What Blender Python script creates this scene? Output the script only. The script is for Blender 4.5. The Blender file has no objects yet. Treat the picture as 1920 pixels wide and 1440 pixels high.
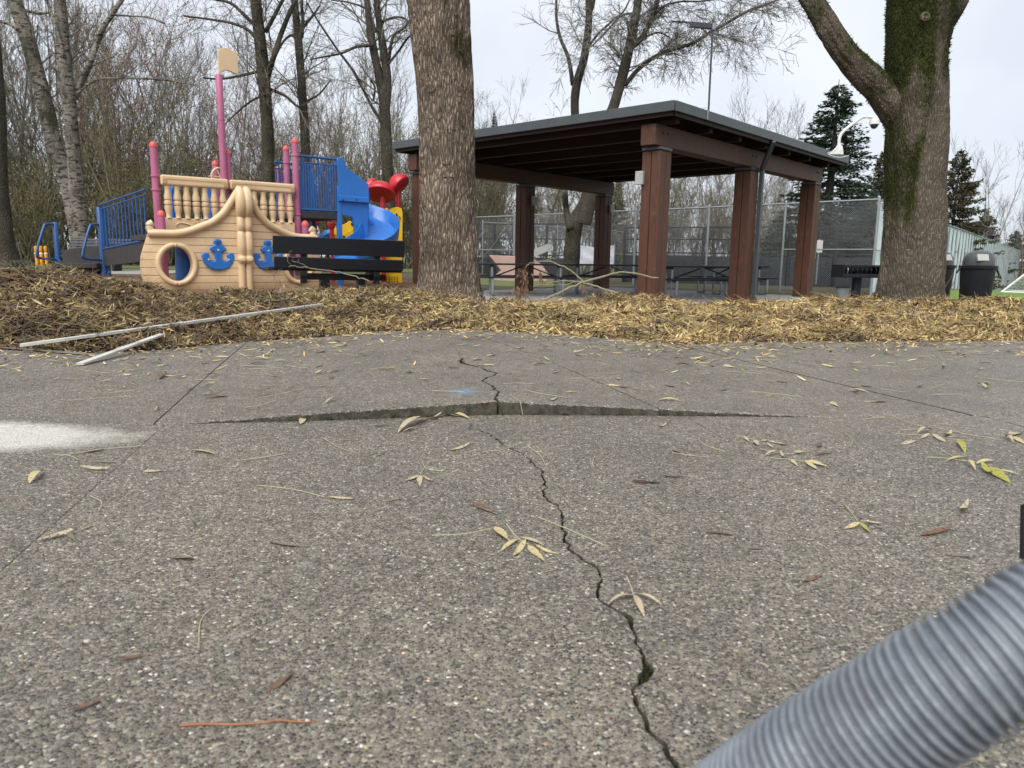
import bpy, bmesh, math, random
import numpy as np
from mathutils import Vector, Matrix, noise as mnoise
R_ = math.radians
rng = np.random.default_rng(7); random.seed(7)
sc = bpy.context.scene

# ---------------------------------------------------------------- camera, sky, sun, exposure
EYE = 0.63; PITCH = R_(9.67); ROLL = R_(0.75); FPX = 1380.0
cam_d = bpy.data.cameras.new('camera'); cam = bpy.data.objects.new('camera', cam_d); sc.collection.objects.link(cam)
cam_d.sensor_width = 36; cam_d.lens = 36*FPX/1920; cam_d.clip_start = 0.02; cam_d.clip_end = 2000
CAMR = Matrix.Rotation(math.pi/2-PITCH, 4, 'X') @ Matrix.Rotation(ROLL, 4, 'Z')
cam.matrix_world = Matrix.Translation((0, 0, EYE)) @ CAMR
cam_d.dof.use_dof = True; cam_d.dof.focus_distance = 4.0; cam_d.dof.aperture_fstop = 7.5
sc.camera = cam
SUN_EL, SUN_AZ = R_(52), R_(200)      # azimuth: compass style, behind the camera
w = bpy.data.worlds.new('World'); sc.world = w; w.use_nodes = True
nt = w.node_tree; bg = nt.nodes['Background']
sky = nt.nodes.new('ShaderNodeTexSky'); sky.sky_type = 'NISHITA'; sky.sun_disc = False
sky.sun_elevation = SUN_EL; sky.sun_rotation = SUN_AZ
tc = nt.nodes.new('ShaderNodeTexCoord')
cn = nt.nodes.new('ShaderNodeTexNoise'); cn.inputs['Scale'].default_value = 1.6; cn.inputs['Detail'].default_value = 5; cn.inputs['Roughness'].default_value = .55
cr = nt.nodes.new('ShaderNodeValToRGB')
cr.color_ramp.elements[0].position = .36; cr.color_ramp.elements[0].color = (2.26, 2.45, 2.82, 1)
cr.color_ramp.elements[1].position = .62; cr.color_ramp.elements[1].color = (3.2, 3.32, 3.52, 1)
mx = nt.nodes.new('ShaderNodeMixRGB'); mx.inputs['Fac'].default_value = .94
nt.links.new(tc.outputs['Generated'], cn.inputs['Vector']); nt.links.new(cn.outputs['Fac'], cr.inputs['Fac'])
nt.links.new(sky.outputs['Color'], mx.inputs['Color1']); nt.links.new(cr.outputs['Color'], mx.inputs['Color2'])
nt.links.new(mx.outputs['Color'], bg.inputs['Color']); bg.inputs['Strength'].default_value = 0.1
sun_d = bpy.data.lights.new('sun', 'SUN'); sun = bpy.data.objects.new('sun', sun_d); sc.collection.objects.link(sun)
sun_d.energy = 1.5; sun_d.angle = R_(50); sun_d.color = (1, .96, .9)
sdir = Vector((math.sin(SUN_AZ)*math.cos(SUN_EL), math.cos(SUN_AZ)*math.cos(SUN_EL), math.sin(SUN_EL)))
sun.rotation_euler = sdir.to_track_quat('Z', 'Y').to_euler()
sc.view_settings.view_transform = 'Standard'; sc.view_settings.look = 'None'
sc.view_settings.exposure = 1.54; sc.view_settings.gamma = 1.0; sc.view_settings.use_curve_mapping = False
sc.cycles.use_denoising = True; sc.cycles.max_bounces = 6; sc.cycles.transparent_max_bounces = 8

# ---------------------------------------------------------------- helpers
COL = sc.collection
def at(x, y, D):                    # a point of the place at distance D (world Y) seen at photo pixel x, y
    d = CAMR.to_3x3() @ Vector(((x-960)/FPX, -(y-720)/FPX, -1)); return Vector((0, 0, EYE)) + d*(D/d.y)
def gz(x, y, z=0.0):                # the point on the level z
    d = CAMR.to_3x3() @ Vector(((x-960)/FPX, -(y-720)/FPX, -1)); return Vector((0, 0, EYE)) + d*((z-EYE)/d.z)
def tag(o, label=None, cat=None, group=None, kind=None):
    if label: o['label'] = label
    if cat: o['category'] = cat
    if group: o['group'] = group
    if kind: o['kind'] = kind
    return o
def thing(name, label, cat, loc=(0, 0, 0), rz=0.0, group=None):
    o = bpy.data.objects.new(name, None); o.empty_display_size = .1; COL.objects.link(o)
    o.location = loc; o.rotation_euler = (0, 0, rz); return tag(o, label, cat, group)
def link(name, me, parent=None, loc=None, rot=None):
    o = bpy.data.objects.new(name, me); COL.objects.link(o)
    if parent is not None: o.parent = parent
    if loc is not None: o.location = loc
    if rot is not None: o.rotation_euler = rot
    return o
def copy_tree(o, parent=None):
    c = o.copy(); COL.objects.link(c); c.parent = parent
    for ch in o.children: copy_tree(ch, c)
    return c
def np_mesh(name, V, F, mat=None, smooth=False, col=None, mats=None, mi=None):
    V = np.asarray(V, np.float32).reshape(-1, 3)
    if isinstance(F, np.ndarray): F = [F]
    me = bpy.data.meshes.new(name)
    me.vertices.add(len(V)); me.vertices.foreach_set('co', V.ravel())
    idx = np.concatenate([np.asarray(f, np.int32).ravel() for f in F])
    cnt = np.concatenate([np.full(len(f), np.asarray(f).shape[1], np.int32) for f in F])
    me.loops.add(len(idx)); me.loops.foreach_set('vertex_index', idx)
    me.polygons.add(len(cnt)); st = np.zeros(len(cnt), np.int32); st[1:] = np.cumsum(cnt)[:-1]
    me.polygons.foreach_set('loop_start', st)
    if smooth: me.polygons.foreach_set('use_smooth', np.ones(len(cnt), bool))
    if mats:
        for m in mats: me.materials.append(m)
        me.polygons.foreach_set('material_index', np.asarray(mi, np.int32))
    elif mat: me.materials.append(mat)
    if col is not None:
        a = me.attributes.new('col', 'FLOAT_COLOR', 'POINT')
        c4 = np.ones((len(V), 4), np.float32); c4[:, :3] = col; a.data.foreach_set('color', c4.ravel())
    me.update(calc_edges=True); return me

class Tubes:                        # many tapered tubes in one mesh
    def __init__(s): s.g = {}
    def add(s, pts, rad, n=3): s.g.setdefault((len(pts), n), []).append((pts, rad)); return s
    def arrays(s):
        VV, FF, base = [], [], 0
        for (k, n), lst in s.g.items():
            P = np.array([p for p, r in lst], np.float64); Rr = np.array([r for p, r in lst], np.float64); m = len(lst)
            T = np.gradient(P, axis=1) if k > 1 else P
            T /= (np.linalg.norm(T, axis=2, keepdims=True)+1e-9)
            ref = np.where(np.abs(T[:, :1, 2:3]) > .9, np.array([1., 0, 0]), np.array([0, 0, 1.]))
            ref = np.broadcast_to(ref, T.shape)
            A = np.cross(T, ref); A /= (np.linalg.norm(A, axis=2, keepdims=True)+1e-9); B = np.cross(T, A)
            th = np.linspace(0, 2*np.pi, n, endpoint=False)
            V = P[:, :, None, :] + Rr[:, :, None, None]*(np.cos(th)[None, None, :, None]*A[:, :, None, :] + np.sin(th)[None, None, :, None]*B[:, :, None, :])
            VV.append(V.reshape(-1, 3))
            i = np.arange(m)[:, None, None]*(k*n); j = np.arange(k-1)[None, :, None]*n; q = np.arange(n)[None, None, :]; q2 = (q+1) % n
            F = np.stack([i+j+q, i+j+n+q, i+j+n+q2, i+j+q2], -1).reshape(-1, 4)+base
            FF.append(F)
            if n > 2:               # end caps
                for e, rev in ((0, False), (k-1, True)):
                    c = (np.arange(m)[:, None]*(k*n) + e*n + np.arange(n)[None, :])+base
                    if n == 4: FF.append(c[:, ::-1] if rev else c)
                    elif n == 3: FF.append(c[:, ::-1] if rev else c)
                    else: FF.append(c[:, ::-1] if rev else c)
            base += m*k*n
        return np.concatenate(VV), FF
    def mesh(s, name, mat, smooth=True): V, F = s.arrays(); return np_mesh(name, V, F, mat, smooth)
    def build(s, name, mat, parent=None, smooth=True): return link(name, s.mesh(name, mat, smooth), parent)

class MB:                           # solid pieces collected into one mesh
    def __init__(s): s.V = []; s.F = []
    def add(s, V, F):
        b = len(s.V); s.V += [tuple(v) for v in V]; s.F += [tuple(i+b for i in f) for f in F]; return s
    def box(s, c, d, M=None):
        x, y, z = (q/2 for q in d); c = Vector(c)
        V = [Vector((sx*x, sy*y, sz*z)) for sx in (-1, 1) for sy in (-1, 1) for sz in (-1, 1)]
        V = [(M @ v if M else v)+c for v in V]
        return s.add(V, [(0, 1, 3, 2), (4, 6, 7, 5), (0, 4, 5, 1), (2, 3, 7, 6), (0, 2, 6, 4), (1, 5, 7, 3)])
    def beam(s, a, b, wd, ht):       # box from a to b, wd sideways, ht upwards
        a = Vector(a); b = Vector(b); d = b-a; L = d.length; x = d/L
        y = Vector((0, 0, 1)).cross(x)
        y = y.normalized() if y.length > 1e-5 else Vector((0, 1, 0)); z = x.cross(y)
        return s.box((a+b)/2, (L, wd, ht), Matrix((x, y, z)).transposed())
    def prism(s, outline, y0, y1):   # x,z outline extruded along y (local)
        n = len(outline)
        V = [(x, y0, z) for x, z in outline]+[(x, y1, z) for x, z in outline]
        F = [tuple(range(n)), tuple(range(2*n-1, n-1, -1))]+[(i, i+n, (i+1) % n+n, (i+1) % n) for i in range(n)]
        return s.add(V, F)
    def lathe(s, prof, n=16, c=(0, 0, 0), M=None):
        c = Vector(c); V = []; F = []
        for r, z in prof:
            for k in range(n):
                a = 2*math.pi*k/n; v = Vector((r*math.cos(a), r*math.sin(a), z)); V.append((M @ v if M else v)+c)
        for i in range(len(prof)-1):
            for k in range(n): F.append((i*n+k, i*n+(k+1) % n, (i+1)*n+(k+1) % n, (i+1)*n+k))
        F.append(tuple(range(n-1, -1, -1))); F.append(tuple((len(prof)-1)*n+k for k in range(n)))
        return s.add(V, F)
    def tube(s, pts, r, n=10):
        rr = [r]*len(pts) if not hasattr(r, '__len__') else r
        V, F = Tubes().add([tuple(p) for p in pts], list(rr), n).arrays()
        return s.add(V.tolist(), [tuple(f) for a in F for f in a.tolist()])
    def mesh(s, name, mat, smooth=False):
        me = bpy.data.meshes.new(name); me.from_pydata(s.V, [], s.F); me.materials.append(mat)
        bm = bmesh.new(); bm.from_mesh(me); bmesh.ops.recalc_face_normals(bm, faces=bm.faces); bm.to_mesh(me); bm.free()
        if smooth:
            me.polygons.foreach_set('use_smooth', np.ones(len(me.polygons), bool))
            me.set_sharp_from_angle(angle=R_(40))
        me.update(); return me
    def build(s, name, mat, parent=None, bevel=0, smooth=False, loc=None, rot=None):
        o = link(name, s.mesh(name, mat, smooth), parent, loc, rot)
        if bevel:
            b = o.modifiers.new('bevel', 'BEVEL'); b.width = bevel; b.segments = 2; b.limit_method = 'ANGLE'; b.angle_limit = R_(40)
        return o

def smooth_path(pts, n=6):           # Catmull-Rom
    P = [np.array(p, float) for p in pts]; P = [2*P[0]-P[1]]+P+[2*P[-1]-P[-2]]; out = []
    for i in range(1, len(P)-2):
        for t in np.linspace(0, 1, n, endpoint=False):
            a, b, c, d = P[i-1:i+3]
            out.append(.5*((2*b)+(c-a)*t+(2*a-5*b+4*c-d)*t*t+(3*b-a-3*c+d)*t**3))
    out.append(P[-2]); return np.array(out)

# ---------------------------------------------------------------- materials
MATS = {}
def nodes(name):
    m = bpy.data.materials.new(name); m.use_nodes = True; t = m.node_tree; return m, t, t.nodes['Principled BSDF']
def N(t, kind, **kw):
    n = t.nodes.new('ShaderNode'+kind)
    for k, v in kw.items():
        if k in n.inputs: n.inputs[k].default_value = v
        else: setattr(n, k, v)
    return n
def ramp(t, stops, interp='LINEAR'):
    r = t.nodes.new('ShaderNodeValToRGB'); r.color_ramp.interpolation = interp; e = r.color_ramp.elements
    while len(e) < len(stops): e.new(.5)
    for q, (p, c) in zip(e, stops): q.position = p; q.color = (*c, 1)
    return r
def pmat(name, c1, c2=None, scale=8.0, rough=.6, bump=.0, bscale=60.0, stretch=(1, 1, 1), spec=.4, metal=0.0, contrast=(.3, .7), dirt=None, dscale=3.0, dpos=(.5, .75)):
    m, t, b = nodes(name); L = t.links.new
    co = N(t, 'TexCoord'); mp = N(t, 'Mapping'); mp.inputs['Scale'].default_value = stretch; L(co.outputs['Object'], mp.inputs['Vector'])
    if c2 is None: c2 = tuple(q*.78 for q in c1)
    n1 = N(t, 'TexNoise', Scale=scale, Detail=6.0, Roughness=.6); L(mp.outputs[0], n1.inputs['Vector'])
    r = ramp(t, [(contrast[0], c1), (contrast[1], c2)]); L(n1.outputs['Fac'], r.inputs['Fac']); out = r.outputs['Color']
    if dirt:
        n3 = N(t, 'TexNoise', Scale=dscale, Detail=8.0, Roughness=.65); L(co.outputs['Object'], n3.inputs['Vector'])
        r3 = ramp(t, [(dpos[0], (0, 0, 0)), (dpos[1], (1, 1, 1))]); L(n3.outputs['Fac'], r3.inputs['Fac'])
        mm = N(t, 'MixRGB'); L(r3.outputs['Color'], mm.inputs['Fac']); L(out, mm.inputs['Color1']); mm.inputs['Color2'].default_value = (*dirt, 1); out = mm.outputs['Color']
    L(out, b.inputs['Base Color'])
    b.inputs['Roughness'].default_value = rough; b.inputs['Specular IOR Level'].default_value = spec; b.inputs['Metallic'].default_value = metal
    if bump:
        n2 = N(t, 'TexNoise', Scale=bscale, Detail=5.0, Roughness=.65); L(mp.outputs[0], n2.inputs['Vector'])
        bp = N(t, 'Bump', Strength=bump, Distance=.02); L(n2.outputs['Fac'], bp.inputs['Height']); L(bp.outputs['Normal'], b.inputs['Normal'])
    MATS[name] = m; return m
def attr_mat(name, rough=.65, trans=0.0, spec=.25):
    m, t, b = nodes(name); L = t.links.new
    a = N(t, 'Attribute', attribute_name='col'); L(a.outputs['Color'], b.inputs['Base Color'])
    b.inputs['Roughness'].default_value = rough; b.inputs['Specular IOR Level'].default_value = spec
    MATS[name] = m; return m

def aggregate_material():            # washed aggregate concrete
    m, t, b = nodes('aggregate concrete'); L = t.links.new
    co = N(t, 'TexCoord'); P = co.outputs['Object']
    wn = N(t, 'TexNoise', Scale=90.0, Detail=2.0); L(P, wn.inputs['Vector'])
    wp = N(t, 'MixRGB', blend_type='ADD'); wp.inputs['Fac'].default_value = .006; L(P, wp.inputs['Color1']); L(wn.outputs['Color'], wp.inputs['Color2'])
    v1 = N(t, 'TexVoronoi', Scale=205.0, Randomness=1.0); L(wp.outputs[0], v1.inputs['Vector'])
    s1 = N(t, 'SeparateColor'); L(v1.outputs['Color'], s1.inputs[0])
    st = ramp(t, [(0, (.016, .016, .015)), (.17, (.042, .039, .033)), (.34, (.085, .076, .060)), (.56, (.135, .120, .094)), (.78, (.20, .182, .146)), (.93, (.31, .29, .24)), (.985, (.52, .50, .45))], 'CONSTANT')
    L(s1.outputs[0], st.inputs['Fac'])
    # tint of single stones
    tint = ramp(t, [(0, (1, 1, 1)), (.9, (1, 1, 1)), (.93, (1.25, .88, .62)), (.965, (1.1, 1.05, .7)), (.985, (.9, 1.0, 1.1))], 'CONSTANT'); L(s1.outputs[1], tint.inputs['Fac'])
    mt = N(t, 'MixRGB', blend_type='MULTIPLY'); mt.inputs['Fac'].default_value = 1; L(st.outputs[0], mt.inputs['Color1']); L(tint.outputs[0], mt.inputs['Color2'])
    # larger pebbles, sparse
    v2 = N(t, 'TexVoronoi', Scale=85.0); L(wp.outputs[0], v2.inputs['Vector'])
    s2 = N(t, 'SeparateColor'); L(v2.outputs['Color'], s2.inputs[0])
    big = ramp(t, [(0, (0, 0, 0)), (.86, (1, 1, 1))], 'CONSTANT'); L(s2.outputs[0], big.inputs['Fac'])
    inn = ramp(t, [(.30, (1, 1, 1)), (.42, (0, 0, 0))]); L(v2.outputs['Distance'], inn.inputs['Fac'])
    bm_ = N(t, 'MixRGB', blend_type='MULTIPLY'); bm_.inputs['Fac'].default_value = 1; L(big.outputs[0], bm_.inputs['Color1']); L(inn.outputs[0], bm_.inputs['Color2'])
    bc = ramp(t, [(0, (.07, .072, .07)), (.3, (.13, .115, .10)), (.55, (.2, .185, .16)), (.78, (.36, .30, .2)), (.9, (.55, .53, .48))], 'CONSTANT'); L(s2.outputs[1], bc.inputs['Fac'])
    m2 = N(t, 'MixRGB'); L(bm_.outputs[0], m2.inputs['Fac']); L(mt.outputs[0], m2.inputs['Color1']); L(bc.outputs[0], m2.inputs['Color2'])
    # cement matrix between
    edge = N(t, 'TexVoronoi', feature='DISTANCE_TO_EDGE', Scale=205.0); L(wp.outputs[0], edge.inputs['Vector'])
    er = ramp(t, [(.02, (1, 1, 1)), (.12, (0, 0, 0))]); L(edge.outputs['Distance'], er.inputs['Fac'])
    n5 = N(t, 'TexNoise', Scale=30.0, Detail=4.0); L(P, n5.inputs['Vector'])
    cem = ramp(t, [(.35, (.12, .108, .088)), (.65, (.235, .215, .18))]); L(n5.outputs['Fac'], cem.inputs['Fac'])
    m3 = N(t, 'MixRGB'); L(er.outputs[0], m3.inputs['Fac']); L(m2.outputs[0], m3.inputs['Color1']); L(cem.outputs[0], m3.inputs['Color2'])
    # broad wear and damp
    nb = N(t, 'TexNoise', Scale=1.6, Detail=9.0, Roughness=.72); L(P, nb.inputs['Vector'])
    rb = ramp(t, [(.32, (.95, .94, .93)), (.68, (1.52, 1.49, 1.42))]); L(nb.outputs['Fac'], rb.inputs['Fac'])
    m4 = N(t, 'MixRGB', blend_type='MULTIPLY'); m4.inputs['Fac'].default_value = 1; L(m3.outputs[0], m4.inputs['Color1']); L(rb.outputs[0], m4.inputs['Color2'])
    # the ground-down chalk-white patch by the left joint, with dust round it
    mp = N(t, 'Mapping', vector_type='POINT'); mp.inputs['Location'].default_value = (2.3/1.02, -2.47/.27, 0); mp.inputs['Scale'].default_value = (1/1.02, 1/.27, 0); L(P, mp.inputs['Vector'])
    ln = N(t, 'VectorMath', operation='LENGTH'); L(mp.outputs[0], ln.inputs[0])
    nw = N(t, 'TexNoise', Scale=9.0, Detail=10.0, Roughness=.75); L(P, nw.inputs['Vector'])
    ad = N(t, 'Math', operation='MULTIPLY_ADD'); L(nw.outputs['Fac'], ad.inputs[0]); ad.inputs[1].default_value = .5; L(ln.outputs['Value'], ad.inputs[2])
    mr = N(t, 'MapRange'); mr.inputs['From Min'].default_value = 1.30; mr.inputs['From Max'].default_value = 1.0; mr.inputs['To Max'].default_value = .93; L(ad.outputs[0], mr.inputs['Value'])
    m5 = N(t, 'MixRGB'); mg = N(t, 'MapRange'); mg.inputs['To Min'].default_value = .62; L(s1.outputs[0], mg.inputs['Value']); mgm = N(t, 'Math', operation='MULTIPLY'); L(mr.outputs[0], mgm.inputs[0]); L(mg.outputs[0], mgm.inputs[1]); L(mgm.outputs[0], m5.inputs['Fac']); L(m4.outputs[0], m5.inputs['Color1']); m5.inputs['Color2'].default_value = (.68, .66, .59, 1)
    # faded blue chalk mark beside the crack
    mp2 = N(t, 'Mapping'); mp2.inputs['Location'].default_value = (.215/.085, -3.20/.10, 0); mp2.inputs['Scale'].default_value = (1/.085, 1/.10, 0); L(P, mp2.inputs['Vector'])
    l2 = N(t, 'VectorMath', operation='LENGTH'); L(mp2.outputs[0], l2.inputs[0])
    n6 = N(t, 'TexNoise', Scale=60.0, Detail=3.0); L(P, n6.inputs['Vector'])
    a2 = N(t, 'Math', operation='MULTIPLY_ADD'); L(n6.outputs['Fac'], a2.inputs[0]); a2.inputs[1].default_value = 1.6; L(l2.outputs['Value'], a2.inputs[2])
    mr2 = N(t, 'MapRange'); mr2.inputs['From Min'].default_value = 1.75; mr2.inputs['From Max'].default_value = .9; mr2.inputs['To Max'].default_value = .55; L(a2.outputs[0], mr2.inputs['Value'])
    m6 = N(t, 'MixRGB'); L(mr2.outputs[0], m6.inputs['Fac']); L(m5.outputs[0], m6.inputs['Color1']); m6.inputs['Color2'].default_value = (.16, .34, .52, 1)
    L(m6.outputs[0], b.inputs['Base Color'])
    b.inputs['Roughness'].default_value = .5; b.inputs['Specular IOR Level'].default_value = .5
    # relief
    inv = N(t, 'Math', operation='MULTIPLY_ADD'); L(edge.outputs['Distance'], inv.inputs[0]); inv.inputs[1].default_value = 1.2; L(s1.outputs[2], inv.inputs[2])
    bp = N(t, 'Bump', Strength=.9, Distance=.0036); L(inv.outputs[0], bp.inputs['Height']); L(bp.outputs['Normal'], b.inputs['Normal'])
    MATS['aggregate'] = m
aggregate_material()
M = MATS
pmat('slab edge', (.10, .09, .07), (.035, .032, .023), 30, .9, .9, 120, contrast=(.35, .65), dirt=(.030, .036, .012), dscale=7, dpos=(.55, .68))
pmat('soil', (.04, .032, .022), (.018, .014, .010), 30, .95, .6, 80)
pmat('park ground', (.055, .060, .030), (.095, .075, .045), 1.2, .95, .7, 30, dirt=(.05, .06, .02), dscale=.4)
pmat('woodchip', (.23, .12, .065), (.10, .055, .032), 45, .95, 1.0, 70)
pmat('turf', (.12, .21, .028), (.09, .16, .025), 3, .9, .5, 120)
pmat('lawn', (.10, .14, .045), (.15, .15, .06), 2.5, .95, .8, 80)
pmat('path concrete', (.30, .29, .27), (.22, .21, .195), 6, .85, .2, 90)
pmat('pavilion slab', (.34, .33, .32), (.25, .24, .235), 2.5, .7, .15, 90, dirt=(.17, .16, .15), dscale=1.4)
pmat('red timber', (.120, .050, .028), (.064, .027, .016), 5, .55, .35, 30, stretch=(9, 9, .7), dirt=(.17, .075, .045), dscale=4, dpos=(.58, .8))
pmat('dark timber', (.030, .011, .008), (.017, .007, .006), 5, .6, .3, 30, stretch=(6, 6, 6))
pmat('roof metal', (.070, .080, .085), (.055, .063, .068), 3, .45, .05, 40, spec=.5)
pmat('roof gravel', (.1, .1, .09), (.06, .06, .05), 40, .9, .6, 80)
pmat('galvanised', (.38, .40, .41), (.28, .30, .31), 12, .45, .05, 60, metal=.6)
pmat('wire', (.30, .32, .33), (.22, .23, .24), 12, .5, metal=.5)
pmat('black wire', (.03, .03, .033), None, 12, .5)
pmat('black metal', (.012, .013, .017), (.020, .021, .026), 10, .5, .1, 60, spec=.3)
pmat('bench black', (.007, .008, .012), (.012, .013, .018), 10, .42, .12, 60, stretch=(1, 8, 8), spec=.4)
pmat('bench grey', (.055, .058, .07), (.04, .042, .05), 8, .6, .1, 60)
pmat('court board', (.019, .023, .030), (.014, .017, .022), 2, .6, .05, 40, dirt=(.030, .034, .042), dscale=1.5)
pmat('windscreen', (.56, .63, .70), (.70, .76, .80), 2.2, .8, .1, 20, stretch=(3, 3, .5), contrast=(.32, .62), dirt=(.42, .49, .55), dscale=2.5)
pmat('tan plastic', (.66, .485, .295), (.58, .42, .25), 2.5, .42, .06, 120, spec=.45, dirt=(.40, .26, .13), dscale=1.8, dpos=(.55, .85))
pmat('tan groove', (.46, .29, .14), (.40, .25, .12), 4, .6)
pmat('magenta plastic', (.42, .125, .225), (.35, .095, .18), 2.5, .45, .04, 90, spec=.45, dirt=(.42, .17, .24), dscale=3)
pmat('coral plastic', (.62, .10, .10), (.52, .07, .075), 4, .4, .03, 90)
pmat('blue plastic', (.022, .155, .50), (.018, .125, .42), 2, .33, .03, 60, spec=.5, dirt=(.06, .2, .5), dscale=2.5, dpos=(.6, .85))
pmat('blue metal', (.012, .078, .25), (.009, .060, .20), 6, .42, .03, 60, spec=.5)
pmat('red plastic', (.50, .022, .030), (.40, .016, .022), 3, .38, .03, 60, spec=.5)
pmat('yellow plastic', (.72, .46, .012), (.62, .38, .010), 3, .4, .03, 60)
pmat('orange paint', (.75, .33, .012), (.60, .24, .010), 6, .5)
pmat('dark deck', (.028, .026, .026), (.045, .042, .040), 5, .7, .3, 80)
pmat('white paint', (.74, .74, .72), (.62, .62, .60), 7, .5, .05, 60, dirt=(.35, .34, .31), dscale=6, dpos=(.58, .72))
pmat('white sheet', (.72, .75, .82), (.60, .63, .70), 3, .7, .2, 6)
pmat('strip paint', (.55, .54, .50), (.42, .41, .38), 9, .6, .1, 60, dirt=(.24, .22, .19), dscale=7, dpos=(.52, .68))
pmat('bolt', (.7, .7, .68), None, 8, .35, metal=.4)
pmat('light box', (.42, .42, .41), (.34, .34, .33), 6, .5)
pmat('pink ply', (.52, .36, .31), (.42, .29, .25), 3, .8, .2, 20)
pmat('bin plastic', (.008, .009, .011), (.014, .015, .018), 5, .38, .1, 60, spec=.45)
pmat('bin lid', (.055, .062, .066), (.08, .088, .09), 4, .35, .05, 60)
pmat('net', (.8, .8, .8), None, 5, .7)
pmat('hose plastic', (.195, .22, .25), (.12, .138, .16), 26, .33, .25, 55, spec=.5, contrast=(.38, .66), dirt=(.12, .125, .135), dscale=22, dpos=(.5, .75))
pmat('black rubber', (.012, .012, .014), None, 8, .5)
pmat('house wall', (.46, .54, .60), (.40, .48, .54), 2, .8)
pmat('glass dark', (.04, .05, .06), None, 2, .1, spec=.6)
pmat('hedge soil', (.02, .025, .012), None, 4, .95)
pmat('twig red', (.34, .15, .07), (.22, .085, .045), 30, .6)
pmat('twig pale', (.44, .40, .26), (.32, .28, .17), 30, .7)
pmat('branch pale', (.30, .27, .20), (.17, .16, .09), 18, .8, .4, 80)
pmat('shrivelled leaf', (.24, .145, .085), (.12, .07, .045), 20, .8)
pmat('thin wood', (.185, .165, .130), (.12, .108, .08), 3, .9)
pmat('thin wood olive', (.175, .160, .100), (.105, .098, .058), 3, .9)
pmat('thin wood red', (.20, .140, .115), (.13, .09, .072), 3, .9)
pmat('thin wood pale', (.22, .205, .185), (.16, .15, .13), 3, .9)
pmat('moss', (.040, .052, .009), (.020, .028, .006), 40, .95, .8, 120)
attr_mat('leaf litter', .62); attr_mat('foliage', .8)

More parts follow.
